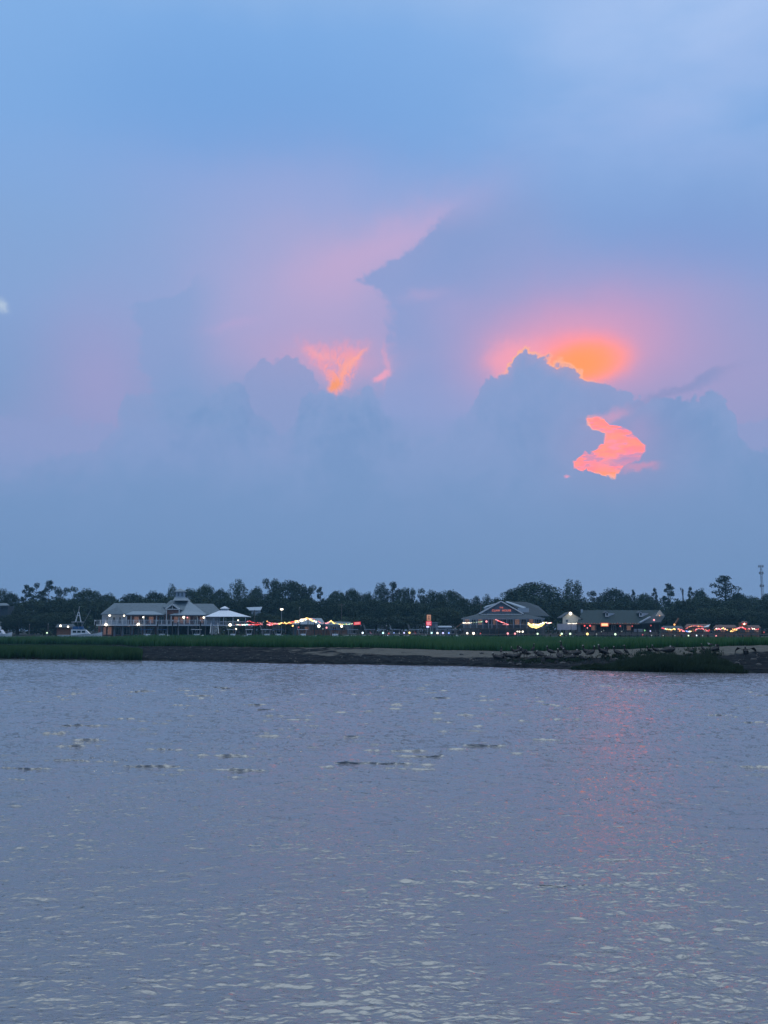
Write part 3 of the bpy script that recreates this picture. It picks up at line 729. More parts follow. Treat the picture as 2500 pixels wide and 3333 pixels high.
SKY_TREES = [
 (6, 1912, 26, 'tall', 'narrow dark tree cut off by the left edge of the photo'),
 (38, 1921, 26, 'oak', 'low round tree just left of the flat topped pines'),
 (82, 1901, 24, 'pine', 'flat topped pine, leftmost of the three pines at the left'),
 (115, 1896, 28, 'pine', 'flat topped pine, middle one of the three at the left'),
 (161, 1887, 30, 'pine', 'flat topped pine, tallest and rightmost of the three at the left'),
 (200, 1907, 24, 'open', 'sparse thin crown right beside the three flat pines'),
 (244, 1907, 24, 'open', 'sparse leggy tree between the pines and the dome left of the clubhouse'),
 (292, 1910, 42, 'oak', 'broad tree dome behind the left end of the clubhouse'),
 (352, 1925, 38, 'oak', 'low rounded tree behind the left hip roof of the clubhouse'),
 (432, 1924, 48, 'oak', 'wide low tree behind the long clubhouse ridge'),
 (506, 1918, 36, 'oak', 'rounded tree behind the clubhouse ridge, left of its cupola'),
 (561, 1902, 26, 'tall', 'upright tree just left of the clubhouse cupola'),
 (618, 1907, 34, 'oak', 'tree just right of the clubhouse cupola'),
 (668, 1896, 42, 'oak', 'high broad tree behind the right wing of the clubhouse'),
 (718, 1909, 32, 'oak', 'sloping tree above the white gazebo roof'),
 (776, 1886, 38, 'tall', 'tall round headed tree right of the gazebo with gaps in its crown'),
 (834, 1903, 28, 'oak', 'smaller tree in the dip left of the big central crown'),
 (886, 1878, 32, 'open', 'thin tree with reaching twigs at the left of the big central crown'),
 (942, 1880, 66, 'oak', 'biggest broad crown in the left half of the skyline'),
 (1002, 1899, 28, 'open', 'ragged open tree on the right flank of the big central crown'),
 (1046, 1908, 17, 'pine', 'small flat pine top alone right of the big central crown'),
 (1098, 1915, 36, 'oak', 'even low tree above the coloured festoon lights'),
 (1148, 1909, 34, 'oak', 'slightly higher tree above the red sign end of the festoon'),
 (1196, 1921, 26, 'oak', 'small low tree left of the double topped pair'),
 (1240, 1893, 30, 'tall', 'left one of the double topped pair in the middle'),
 (1278, 1890, 34, 'bigpine', 'flat anvil topped tree, right one of the double topped pair'),
 (1312, 1907, 26, 'oak', 'small tree on the right flank of the anvil topped tree'),
 (1338, 1909, 18, 'open', 'small open tree with ragged top in the middle of the skyline'),
 (1372, 1913, 18, 'open', 'see through twiggy tree before the gap left of two domes'),
 (1410, 1915, 36, 'oak', 'rounded dome left of the red and tan roadside sign'),
 (1463, 1913, 44, 'oak', 'rounded dome sloping down to the skyline dip'),
 (1508, 1938, 24, 'oak', 'low tree in the deepest dip of the skyline'),
 (1548, 1937, 24, 'tall', 'small tree left above the gabled restaurant'),
 (1585, 1934, 20, 'tall', 'small pointed tree above the peak of the gabled restaurant'),
 (1618, 1940, 20, 'oak', 'low tree where the skyline starts to climb to the huge dome'),
 (1680, 1905, 50, 'oak', 'left shoulder of the huge tree dome behind the gabled restaurant'),
 (1742, 1885, 84, 'oak', 'huge broad tree dome behind the gabled restaurant'),
 (1862, 1886, 44, 'tall', 'tall ragged tree between the huge dome and the long green roof'),
 (1932, 1922, 30, 'open', 'small uneven tree right of the tall ragged tree'),
 (1994, 1906, 46, 'oak', 'rounded tree above the left dormer of the long green roof'),
 (2038, 1928, 26, 'oak', 'low tree sloping right above the long green roof'),
 (2058, 1917, 11, 'pine', 'tiny dark tuft sticking up above the long green roof'),
 (2098, 1924, 38, 'oak', 'flat low tree above the right dormer of the long green roof'),
 (2131, 1912, 14, 'pine', 'small slanting tuft left of the two tier pine'),
 (2170, 1897, 28, 'pine', 'two tier pine right of the long green roof'),
 (2222, 1912, 9, 'snag', 'square broken trunk standing up from the treeline'),
 (2246, 1908, 14, 'pine', 'thin windswept tuft beside the square broken trunk'),
 (2278, 1909, 28, 'oak', 'round low dome left of the great spreading pine'),
 (2358, 1869, 56, 'bigpine', 'great spreading pine, tallest tree at the right'),
 (2402, 1920, 34, 'oak', 'dark low tree under the right side of the great pine'),
 (2450, 1934, 36, 'oak', 'low level tree at the foot of the antenna tower'),
 (2496, 1924, 24, 'oak', 'rounded tree cut off by the right edge of the photo'),
]
for a_ in SKY_TREES: plant_tree(*a_)
FRONT = [(22, 1968, 62, 'oak', 305), (110, 1946, 70, 'oak', 318), (205, 1942, 66, 'oak', 320), (285, 1950, 60, 'oak', 322), (365, 1945, 60, 'oak', 326), (460, 1940, 66, 'oak', 327), (560, 1936, 60, 'oak', 327),
 (650, 1935, 60, 'oak', 327), (740, 1940, 64, 'oak', 322), (822, 1938, 60, 'oak', 325), (905, 1942, 66, 'oak', 322), (985, 1944, 62, 'oak', 320), (1065, 1946, 62, 'oak', 322), (1140, 1948, 60, 'oak', 318),
 (1215, 1944, 62, 'oak', 320), (1290, 1950, 62, 'oak', 318), (1355, 1955, 56, 'oak', 316), (1425, 1950, 58, 'oak', 318), (1492, 1966, 44, 'oak', 316), (1560, 1962, 44, 'oak', 322), (1640, 1945, 56, 'oak', 324),
 (1730, 1938, 66, 'oak', 324), (1815, 1946, 52, 'oak', 318), (1945, 1952, 54, 'oak', 322), (2020, 1945, 58, 'oak', 326), (2100, 1948, 58, 'oak', 322), (2240, 1945, 62, 'oak', 316),
 (2290, 1935, 62, 'oak', 322), (2400, 1945, 62, 'oak', 316), (2475, 1950, 58, 'oak', 318)]
FL = dict(zip([t[0] for t in FRONT], ['at the left edge under the narrow tree', 'under the three flat topped pines', 'above the small lit shed and the boat mast', 'just left of the clubhouse roof end',
  'over the left hip of the clubhouse roof', 'over the middle of the long clubhouse ridge', 'behind the clubhouse cupola', 'over the right wing ridge of the clubhouse', 'straight above the white gazebo lantern', 'above the pale house roof by the gazebo',
  'behind the tall street lamp head', 'above the peak of the festooned pavilion', 'above the falling end of the yellow festoon', 'above the red sign ending the festoon', 'below the double topped pair', 'below the see through twiggy trees in the middle',
  'left of the tan picture sign', 'right above the red and tan roadside sign', 'between the roadside sign and the gabled restaurant', 'above the left roof slope of the gabled restaurant', 'behind the peak of the gabled restaurant', 'behind the rear roof of the gabled restaurant',
  'between the gabled restaurant and the cream shed', 'above the chimney end of the long green roof', 'above the left dormer of the long green roof', 'above the right dormer of the long green roof', 'above the slanted ramp', 'above the peaked canopy bar', 'under the great spreading pine', 'at the foot of the antenna tower by the right edge']))
for a_ in FRONT:
    plant_tree(a_[0], a_[1], a_[2], a_[3], 'dark rounded lower tree ' + FL[a_[0]], a_[4], 'dark trees filling the row below the skyline')
NEAR = [(1450, 1972, 62, 'dark round tree between the red roadside sign and the gabled restaurant', 296), (1855, 1945, 66, 'black rounded oak right behind the cream gabled shed', 304),
        (2195, 1985, 62, 'dark low tree behind the gilded end of the long green roof', 290), (2330, 1972, 72, 'dark low oak behind the red lit waterfront bars', 296),
        (2440, 1982, 60, 'dark low oak behind the far right bar', 292), (60, 1995, 66, 'dark low tree behind the moored boat at the left edge', 292),
        (180, 1990, 60, 'dark low tree behind the small lit shed', 292), (250, 1985, 46, 'dark tree just left of the clubhouse roof', 296),
        (880, 1998, 56, 'dark bushy tree under the high street lamp', 294), (1180, 2003, 62, 'dark bush right of the red festoon sign', 292), (1300, 2000, 66, 'dark bush between the festoon and the roadside sign', 292),
        (806, 1992, 34, 'dark bush left of the pale house roof by the gazebo', 294), (858, 1990, 36, 'dark bush right of the pale house roof by the gazebo', 294), (1010, 1988, 62, 'dark tree behind the festooned pavilion', 300)]
for px, top, hw, lab, D in NEAR: plant_tree(px, top, hw, 'oak', lab, D, 'dark oaks close behind the waterfront')
# the wood behind and the brush under it: masses nobody could count
def mass(name, n, ytop, D0, D1, xr, label, mat, seed, size=.5, rad=(3, 5.5)):
    r = random.Random(seed); cl = []
    for i in range(n):
        D = r.uniform(D0, D1); px = r.uniform(*xr); p = at(px, ytop(px) + r.uniform(-8, 22), D)
        w = r.uniform(*rad)
        k = 0
        z = p.z - w * .7
        while z > 1.0 and k < 4:
            cl.append((p.x + r.uniform(-1, 1), p.y + r.uniform(-1, 1), z, w, w, w * .75)); z -= w * 1.3; k += 1
    me = leaf_mesh(name, cl, .55, size, mat, 1, seed)
    o = bpy.data.objects.new(name, me); COL.objects.link(o); tag(o, label, kind='stuff')
SK = sorted((t[0], t[1]) for t in SKY_TREES if t[3] not in ('snag',) and t[2] > 20)
sky_y = lambda px: float(np.interp(px, [a for a, b in SK], [b for a, b in SK]))
mass('wood', 420, lambda px: max(sky_y(px) + 30, 1952), 350, 385, (-700, 3200), 'dense dark wood closing the view behind the skyline trees', M['leaf'], 5, .5)
mass('undergrowth', 340, lambda px: 2012, 288, 330, (-600, 3100), 'dark brush and low growth under the trees of the far shore', M['shrub'], 6, .5, (2, 3.6))

# ------------------------------------------------------------------ buildings: helpers that read the photograph at a given distance
def P(px, py, D): return at(px, py, D)
def pane_box(mb, x0, y0, x1, y1, D, t=.2):
    """box whose face, seen at distance D, spans the photo rectangle; t deep"""
    a, b = at(x0, y1, D), at(x1, y0, D)
    return mb.box(min(a.x, b.x), max(a.x, b.x), D, D + t, a.z, b.z)
def rect(name, x0, y0, x1, y1, D, t, mat, parent): return pane_box(MB(), x0, y0, x1, y1, D, t).build(name, mat, parent)
def post_at(name, px, y0, y1, D, w, mat, parent):
    a, b = at(px, y1, D), at(px, y0, D)
    return MB().box(a.x - w / 2, a.x + w / 2, D - w / 2, D + w / 2, min(a.z, b.z), max(a.z, b.z)).build(name, mat, parent)
def roof_poly(name, pts, mat, parent, th=.22):
    """roof plane: photo points each with its own distance"""
    return MB().slab([at(*p) for p in pts], th).build(name, mat, parent)
def lamp_part(px, py, D, r, mat, parent, watt=0, color=(1, .8, .6), name='wall_lamp'):
    p = at(px, py, D); o = MB().ball(p, r, 10, 7).build(name, mat, parent, smooth=True)
    if watt:
        ld = bpy.data.lights.new('lamp_light', 'POINT'); ld.energy = watt * .3; ld.color = color; ld.shadow_soft_size = r
        lo = bpy.data.objects.new('lamp_light', ld); COL.objects.link(lo)
        lo.parent = o; lo.location = Vector((p.x, p.y - r - .35, p.z)) - ORG[o.name]
    return o
def window(px0, py0, px1, py1, D, parent, mat='glass', frame='white', mull=1):
    a, b = at(px0, py1, D), at(px1, py0, D); w = .07
    m = MB(); m.box(a.x, b.x, D - .05, D, a.z, a.z + w); m.box(a.x, b.x, D - .05, D, b.z - w, b.z)
    m.box(a.x, a.x + w, D - .05, D, a.z + w, b.z - w); m.box(b.x - w, b.x, D - .05, D, a.z + w, b.z - w)
    fr = m.build('window', frame, parent)
    MB().box(a.x + w, b.x - w, D - .02, D - .005, a.z + w, b.z - w).build('pane', mat, fr)
    if mull:
        cx_ = (a.x + b.x) / 2
        MB().box(cx_ - .03, cx_ + .03, D - .045, D - .021, a.z + w, b.z - w).build('mullion', frame, fr)
    return fr

# ================================================================== clubhouse at the left
D0 = 280.0
club = empty('clubhouse', at(515, 2068, D0), 'large pale grey waterside clubhouse with a cupola and a railed upper deck', 'building')
# ground storey
rect('ground_wall', 318, 2034, 512, 2074, 283, .3, 'brick', club)
rect('ground_back_wall', 512, 2034, 700, 2074, 287, .3, 'dark', club)
for px in (330, 372, 398, 430, 470, 512): post_at('pillar', px, 2034, 2074, 281.4, .45, 'siding', club)
for px in (545, 580, 612, 650, 690): post_at('pillar', px, 2034, 2074, 280.6, .3, 'white', club)
for x0, x1, mt in ((336, 346, 'glass_lit'), (350, 364, 'glass_lit'), (376, 393, 'glass'), (402, 424, 'glass'), (436, 462, 'glass'), (478, 504, 'glass')):
    window(x0, 2041, x1, 2066, 282.9, club, mt)
# deck
a, b = at(308, 2033, 276.5), at(708, 2033, 276.5)
MB().box(a.x, b.x, 276.5, 287, a.z - .35, a.z).build('deck', 'white', club)
rl = empty('railing', ORG[club.name]); rl.parent = club; rl.location = (0, 0, 0); ORG[rl.name] = ORG[club.name]
zt = at(308, 2018, 276.5).z; zd = a.z
MB().box(a.x, b.x, 276.42, 276.5, zt - .09, zt).build('handrail', 'white', rl)
MB().box(a.x, b.x, 276.42, 276.5, zd + .08, zd + .14).build('bottom_rail', 'white', rl)
px = 308
while px <= 708:
    c = at(px, 2030, 276.5); MB().box(c.x - .09, c.x + .09, 276.36, 276.52, zd + .002, zt + .08).build('rail_post', 'white', rl)
    if px + 18 <= 708:
        c2 = at(px + 18, 2030, 276.5); m = MB()
        k = c.x + .16
        while k < c2.x - .12: m.box(k, k + .035, 276.44, 276.48, zd + .14, zt - .09); k += .16
        m.build('baluster_panel', 'siding', rl)
    px += 18.18
# upper storey
rect('upper_wall', 331, 1999, 410, 2033, 281, .3, 'siding', club)
rect('porch_back_wall', 410, 1998, 668, 2033, 283.5, .3, 'brick', club)
rect('end_wall', 668, 1996, 716, 2033, 283, .3, 'siding', club)
window(346, 2010, 352, 2028, 280.9, club); window(366, 2008, 376, 2024, 280.9, club, 'glass', 'white'); window(386, 2008, 395, 2030, 280.9, club)
for x0, x1, mt in ((436, 452, 'glass_lit'), (462, 478, 'glass'), (484, 500, 'glass_lit'), (518, 534, 'glass'), (566, 580, 'glass_lit'), (586, 598, 'glass_lit'), (606, 620, 'glass_lit'), (630, 644, 'glass'), (650, 662, 'glass_lit')):
    window(x0, 2007, x1, 2028, 283.4, club, mt)
for px in (411, 426, 468, 509, 548, 557, 600, 642, 666): post_at('porch_column', px, 1999, 2033, 277.6, .28, 'white' if px not in (548,) else 'dark_wood', club)
# roofs: main ridge, left hip, right wing, cross gable, porch shelters
roof_poly('roof', [(405, 1998, 279), (540, 1998, 279), (540, 1963, 285), (372, 1963, 285)], 'roof_grey', club)
roof_poly('roof', [(327, 1999, 279), (406, 1998.5, 279), (383, 1975, 281.2), (372, 1963, 285)], 'roof_grey', club)
roof_poly('roof', [(327, 1999, 279), (372, 1963, 285), (360, 1990, 291)], 'roof_grey', club)
roof_poly('roof', [(610, 1999, 279.5), (722, 1999, 279.5), (694, 1965, 285), (610, 1965, 285)], 'roof_grey', club)
roof_poly('roof', [(722, 1999, 279.5), (728, 1999, 290), (694, 1965, 285)], 'roof_grey', club)
roof_poly('roof', [(530, 1975, 282), (595, 1999, 278.6), (672, 1999, 278.6), (612, 1953, 286), (556, 1953, 286)], 'roof_grey', club)
roof_poly('roof', [(595, 1999, 278.5), (672, 1999, 278.5), (612, 1953, 285.5)], 'roof_pale', club)
for pts in ([(407, 2000, 276.2), (536, 2000, 276.2), (500, 1989.5, 279.5), (432, 1989.5, 279.5)], [(552, 2001, 276.2), (672, 2001, 276.2), (640, 1990.5, 279.5), (590, 1990.5, 279.5)]):
    roof_poly('porch_roof', pts, 'roof_pale', club, .2)
    a, b = at(*pts[0]), at(*pts[1]); MB().box(a.x, b.x, 276.12, 276.22, a.z - .42, a.z - .205).build('fascia', 'dark_wood', club)
# central gable
gb = empty('gable', ORG[club.name]); gb.parent = club; gb.location = (0, 0, 0); ORG[gb.name] = ORG[club.name]
rect('gable_wall', 541, 1983, 582, 2001, 277.9, .25, 'brick', gb)
pk = at(561, 1967, 277.3); l = at(538, 1983, 277.3); r_ = at(584, 1983, 277.3)
MB().bar(l, pk, .3, .3).bar(pk, r_, .3, .3).build('rake_trim', 'white', gb)
MB().bar(at(541, 1983, 277.25), at(582, 1983, 277.25), .22, .22).build('tie_beam', 'white', gb)
MB().prism([(l.x + .5, l.z + .05), (r_.x - .5, r_.z + .05), (pk.x, pk.z - .35)], 277.5, 277.7).build('gable_panel', 'dark', gb)
MB().bar((pk.x, 277.42, l.z + .1), (pk.x, 277.42, pk.z - .2), .14).build('king_post', 'white', gb)
for px in (541, 582): post_at('gable_column', px, 1984, 2032, 277.2, .2, 'white', gb)
MB().slab([l + Vector((-.2, 0, -.1)), pk + Vector((0, 0, .12)), pk + Vector((0, 6, .12)), l + Vector((-.2, 6, -.1))], .15).slab([pk + Vector((0, 0, .12)), r_ + Vector((.2, 0, -.1)), r_ + Vector((.2, 6, -.1)), pk + Vector((0, 6, .12))], .15).build('gable_roof', 'roof_grey', gb)
# cupola
cu_ = empty('cupola', ORG[club.name]); cu_.parent = club; cu_.location = (0, 0, 0); ORG[cu_.name] = ORG[club.name]
b0, b1 = at(565, 1955, 284), at(611, 1955, 284); t0, t1 = at(572, 1944, 286), at(603, 1944, 286)
MB().add([(b0.x, 283, b0.z), (b1.x, 283, b0.z), (b1.x, 289, b0.z), (b0.x, 289, b0.z), (t0.x, 284.6, t0.z), (t1.x, 284.6, t0.z), (t1.x, 287.4, t0.z), (t0.x, 287.4, t0.z)],
         [(0, 1, 5, 4), (1, 2, 6, 5), (2, 3, 7, 6), (3, 0, 4, 7), (4, 5, 6, 7)]).build('skirt_roof', 'roof_pale', cu_)
t2 = at(574, 1926, 286)
MB().box(t0.x + .25, t1.x - .25, 284.8, 287.2, t0.z, t2.z).build('cupola_wall', 'siding', cu_)
for px in (581, 593):
    c = at(px, 1935, 284.8); MB().box(c.x - .25, c.x + .25, 284.74, 284.79, t0.z + .35, t2.z - .3).build('louvre', 'roof_grey', cu_)
ap = at(587.5, 1915, 286)
MB().add([(t0.x - .25, 284.2, t2.z), (t1.x + .25, 284.2, t2.z), (t1.x + .25, 287.8, t2.z), (t0.x - .25, 287.8, t2.z), (ap.x, 286, ap.z)],
         [(0, 1, 4), (1, 2, 4), (2, 3, 4), (3, 0, 4), (3, 2, 1, 0)]).build('cupola_roof', 'roof_pale', cu_)
for px, py, D, r, mt, w in ((357, 2003, 279.6, .34, 'e_white', 60), (404, 2004, 279.6, .26, 'e_white', 35), (466, 2009, 277.2, .24, 'e_white', 35), (598, 2009, 277.2, .36, 'e_white', 60),
                            (610, 2010, 278, .2, 'e_pink', 0), (663, 2010, 277.2, .28, 'e_white', 30), (345, 2033, 276.2, .42, 'e_white', 90), (450, 2032.5, 276.2, .42, 'e_white', 60), (420, 2036, 279.5, .14, 'e_white', 15)):
    lamp_part(px, py, D, r, mt, club, w)
# gazebo pavilion
D1 = 270.0
gz = empty('gazebo', at(733, 2068, D1), 'square open gazebo with pale blue pyramid roof beside the clubhouse', 'pavilion')
z_e = at(733, 2007, D1).z; xl, xr_ = at(666, 2007, D1).x, at(800, 2007, D1).x; ym = D1 + 6.2
zt = at(733, 1987, ym).z; xa, xb = at(718, 1987, ym).x, at(745, 1987, ym).x
c0 = [(xl, D1, z_e), (xr_, D1, z_e), (xr_, D1 + 12, z_e), (xl, D1 + 12, z_e)]; c1 = [(xa, ym - 1.2, zt), (xb, ym - 1.2, zt), (xb, ym + 1.2, zt), (xa, ym + 1.2, zt)]
MB().add(c0 + c1, [(0, 1, 5, 4), (1, 2, 6, 5), (2, 3, 7, 6), (3, 0, 4, 7), (4, 5, 6, 7), (3, 2, 1, 0)]).build('roof', 'roof_metal', gz)
MB().box(xa + .2, xb - .2, ym - 1, ym + 1, zt, zt + .55).build('lantern', 'siding', gz)
zl = zt + .55; lx0, lx1 = xa - .05, xb + .05
MB().add([(lx0, ym - 1.4, zl), (lx1, ym - 1.4, zl), (lx1, ym + 1.4, zl), (lx0, ym + 1.4, zl), ((lx0 + lx1) / 2, ym, zl + .75)], [(0, 1, 4), (1, 2, 4), (2, 3, 4), (3, 0, 4), (3, 2, 1, 0)]).build('lantern_roof', 'roof_metal', gz)
for px in (669, 696, 727, 758, 799): post_at('post', px, 2007.5, 2034, D1 + .6, .2, 'siding', gz)
for px in (690, 735, 780): post_at('post', px, 2010, 2034, D1 + 11, .2, 'siding', gz)
a, b = at(664, 2034, D1), at(804, 2034, D1)
MB().box(a.x, b.x, D1 - .2, D1 + 12.2, a.z - .3, a.z).build('floor', 'siding', gz)
MB().box(a.x, b.x, D1 + .3, D1 + .38, a.z + .95, a.z + 1.05).build('handrail', 'siding', gz)
m = MB(); k = a.x + .1
while k < b.x: m.box(k, k + .04, D1 + .32, D1 + .36, a.z + .1, a.z + .95); k += .2
m.build('baluster_panel', 'siding', gz)
for px in (668, 715, 760, 800): post_at('pile', px, 2037, 2074, D1 + .8, .26, 'wood', gz)
m = MB()
for i in range(9):
    p = at(697, 2037 + i * 3.2, D1 - .4 - i * .22); m.box(p.x - 1.0, p.x + 1.0, p.y - .24, p.y, p.z - .08, p.z)
m.build('steps', 'white', gz)
MB().bar(at(684, 2062, D1 - 2.5), at(687, 2028, D1 - .4), .12).bar(at(712, 2062, D1 - 2.5), at(709, 2028, D1 - .4), .12).build('stair_rail', 'white', gz)
for px, py, r, mt, w in ((749, 2034, .42, 'e_white', 40), (768, 2048, .27, 'e_white', 20), (775, 2019, .2, 'e_white', 15)): lamp_part(px, py, D1 - .5, r, mt, gz, w, name='lamp')
# low lit shed left of the clubhouse
sh = empty('shed', at(213, 2068, 274), 'low reddish shed with two bright lamps left of the clubhouse', 'shed')
rect('wall', 184, 2040, 244, 2072, 275.5, 4, 'brick', sh)
roof_poly('roof', [(180, 2041, 274), (248, 2041, 274), (240, 2031, 278), (188, 2031, 278)], 'roof_dark', sh)
MB().box(at(196, 2060, 275.4).x, at(196, 2060, 275.4).x + 2.6, 275.35, 275.45, at(196, 2070, 275.4).z, at(196, 2043, 275.4).z).build('door', 'wood_warm', sh)
lamp_part(197, 2037, 273.6, .32, 'e_white', sh, 40); lamp_part(221.5, 2040, 273.6, .28, 'e_white', sh, 40)
# roadside house roofs seen between trees
hs = empty('house', at(828, 2040, 302), 'pale gabled roof showing between dark trees right of the gazebo', 'house')
roof_poly('roof', [(802, 1977, 304), (854, 1975, 304), (848, 1986, 301), (812, 1986, 301)], 'siding', hs)
p0 = [at(818, 1986, 301), at(847, 1984, 301), at(832, 1995, 301)]
rect('wall', 818, 1986, 844, 2030, 301.3, 3, 'siding', hs)
window(822, 1992, 832, 2004, 301.25, hs)
hs = empty('house', at(8, 2040, 300), 'flat pale roofed house at the left edge among dark trees', 'house')
rect('wall', -30, 1972, 26, 2030, 298, 5, 'roof_dark', hs)
roof_poly('roof', [(-34, 1972, 297), (31, 1970, 297), (22, 1963, 301), (-30, 1963, 301)], 'roof_grey', hs)
window(-2, 1976, 10, 1985, 297.95, hs, frame='slate')
# festooned pavilion
pv = empty('pavilion', at(1050, 2068, 276), 'long low open pavilion with pale peaked roof behind the yellow festoon lights', 'pavilion')
roof_poly('roof', [(950, 2031, 273), (1060, 2031, 273), (1046, 2012, 279), (1003, 2012, 279)], 'roof_pale', pv)
roof_poly('roof', [(1060, 2034, 273.2), (1152, 2034, 273.2), (1140, 2024, 277.5), (1066, 2022, 277.5)], 'roof_grey', pv)
roof_poly('roof', [(950, 2031, 273), (1003, 2012, 279), (990, 2018, 284), (955, 2031, 284)], 'roof_grey', pv)
for px in (956, 985, 1015, 1050, 1075, 1105, 1145): post_at('post', px, 2032, 2074, 273.8, .22, 'wood', pv)
rect('back_wall', 956, 2032, 1150, 2074, 280, .25, 'slate', pv)
rect('bar_counter', 965, 2050, 1130, 2072, 275, .6, 'wood_warm', pv)
for x0 in (968, 992, 1022, 1082, 1112): window(x0, 2040, x0 + 14, 2056, 279.9, pv, 'glass' if x0 != 992 else 'glass_lit')
# gabled restaurant with lit name
D2 = 276.0
ch = empty('restaurant', at(1632, 2068, D2), 'slate blue restaurant with a big front gable carrying a red lit name', 'building')
zb = at(1632, 1997, D2).z
rect('wall', 1508, 2011, 1772, 2074, 281, .3, 'slate', ch)
gl, gr, gp = at(1566, 1996, D2), at(1698, 1996, D2), at(1631, 1961, D2)
MB().prism([(gl.x, gl.z), (gr.x, gr.z), (gp.x, gp.z)], D2 + .3, D2 + .5).build('gable_wall', 'slate', ch)
# clapboards of the gable: the courses the photo shows
zc_ = gl.z + .3
while zc_ < gp.z - .5:
    q = (zc_ - gl.z) / (gp.z - gl.z); x0 = gl.x + (gp.x - gl.x) * q + .15; x1 = gr.x + (gp.x - gr.x) * q - .15
    MB().box(x0, x1, D2 + .27, D2 + .3, zc_, zc_ + .035).build('board', 'slate', ch); zc_ += .42
gl2, gr2, gp2 = at(1560, 1998, D2 - .3), at(1704, 1998, D2 - .3), at(1631, 1957, D2 - .3)
MB().bar(gl2, gp2, .3, .32).bar(gp2, gr2, .3, .32).build('rake_trim', 'white', ch)
MB().box(gl2.x + .4, gr2.x - .4, D2 - .32, D2 + .25, gl2.z - .2, gl2.z).build('gable_base_trim', 'white', ch)
MB().slab([gl2, gp2, gp2 + Vector((0, 9, 0)), gl2 + Vector((0, 9, 0))], .2).slab([gp2, gr2, gr2 + Vector((0, 9, 0)), gp2 + Vector((0, 9, 0))], .2).build('gable_roof', 'roof_dark', ch)
roof_poly('skirt_roof', [(1500, 2012, D2 - 3), (1775, 2012, D2 - 3), (1708, 1998.5, D2 + .2), (1556, 1998.5, D2 + .2)], 'roof_dark', ch)
a, b = at(1502, 2011, D2 - 3), at(1773, 2011, D2 - 3)
MB().box(a.x, b.x, D2 - 3.06, D2 - 2.95, a.z - .4, a.z - .225).build('fascia', 'siding', ch)
roof_poly('rear_roof', [(1652, 1958, D2 + 6), (1712, 1959, D2 + 6), (1752, 1972, D2 + 6), (1790, 2005, D2 + 1.5), (1712, 2003, D2 + 1.5)], 'roof_dark', ch)
roof_poly('dormer_roof', [(1645, 1958.5, D2 + 4), (1652, 1957, D2 + 5), (1712, 1976, D2 + 1.3), (1705, 1980, D2 + .9)], 'siding', ch, .18)
rect('dormer_wall', 1686, 1979, 1722, 1993, D2 + 1.0, .3, 'siding', ch)
roof_poly('dormer_roof', [(1574, 1978, D2 + 1), (1582, 1972, D2 + 2), (1614, 1963, D2 + 4), (1604, 1970, D2 + 3)], 'siding', ch, .18)
rect('dormer_wall', 1577, 1978, 1592, 1988, D2 + 1.2, .3, 'siding', ch)
for px in (1510, 1531, 1552, 1572, 1590, 1601, 1618, 1650, 1672, 1694, 1716, 1740, 1766): post_at('porch_column', px, 2013.2, 2046, D2 - 2.6, .2, 'siding', ch)
for x0, x1, mt in ((1514, 1528, 'glass_lit'), (1535, 1549, 'glass'), (1556, 1569, 'glass_lit'), (1576, 1588, 'glass'), (1605, 1615, 'glass_lit'), (1624, 1636, 'glass'), (1638, 1648, 'glass'), (1654, 1669, 'glass'), (1676, 1691, 'glass_lit'), (1698, 1713, 'glass'), (1722, 1736, 'glass_lit'), (1746, 1762, 'glass')):
    window(x0, 2015, x1, 2034, 280.95, ch, mt)
a, b = at(1500, 2045, D2 - 4), at(1776, 2045, D2 - 4)
MB().box(a.x, b.x, D2 - 4, D2 + 4, a.z - .3, a.z).build('deck', 'wood', ch)
MB().box(a.x, b.x, D2 - 3.95, D2 - 3.87, a.z + .98, a.z + 1.07).build('handrail', 'siding', ch)
m = MB(); k = a.x + .1
while k < b.x: m.box(k, k + .05, D2 - 3.93, D2 - 3.89, a.z, a.z + .98); k += .24
m.build('baluster_panel', 'wood', ch)
for i in range(10):
    c = at(1503 + i * 30, 2050, D2 - 3.8); MB().box(c.x - .14, c.x + .14, D2 - 3.96, D2 - 3.7, .6, a.z - .302).build('pile', 'dark_wood', ch)
MB().bar(at(1486, 2042, D2 - 3), at(1506, 2026, D2 - 3), .22).build('stair_rail', 'wood_warm', ch)
m = MB()
for i in range(8):
    c = at(1486 + i * 2.6, 2056 - i * 1.8, D2 - 3.2); m.box(c.x - .3, c.x + .3, D2 - 3.8, D2 - 2.4, c.z - .08, c.z)
m.build('steps', 'wood', ch)
def letters(txt, px, py, hpx, D, mat, parent, name='lettering', bold=.012):
    cd = bpy.data.curves.new(name, 'FONT'); cd.body = txt; cd.align_x = 'CENTER'; cd.align_y = 'CENTER'
    cd.size = hpx * D / F * 1.42; cd.extrude = .05; cd.offset = bold * cd.size; cd.space_character = 1.06
    ob = bpy.data.objects.new(name, cd); me = bpy.data.meshes.new_from_object(ob)
    bpy.data.objects.remove(ob); me.materials.clear(); me.materials.append(M[mat] if isinstance(mat, str) else mat)
    o = bpy.data.objects.new(name, me); COL.objects.link(o)
    o.parent = parent; o.location = at(px, py, D) - ORG[parent.name]; o.rotation_euler = (math.pi / 2, 0, 0); ORG[o.name] = ORG[parent.name]
    return o
M['e_sign'] = bulb_mat('sign_red_glow', (1, .24, .17), .62)
letters('THE', 1632, 1978, 4.6, D2 + .15, 'e_sign', ch)
letters('CLAW', 1614.5, 1987.5, 6.2, D2 + .15, 'e_sign', ch)
letters('HOUSE', 1649, 1987.5, 6.2, D2 + .15, 'e_sign', ch)
lamp_part(1583.5, 2023, D2 - 3.2, .3, 'e_pink', ch, 10, (1, .3, .3), 'hanging_lamp')
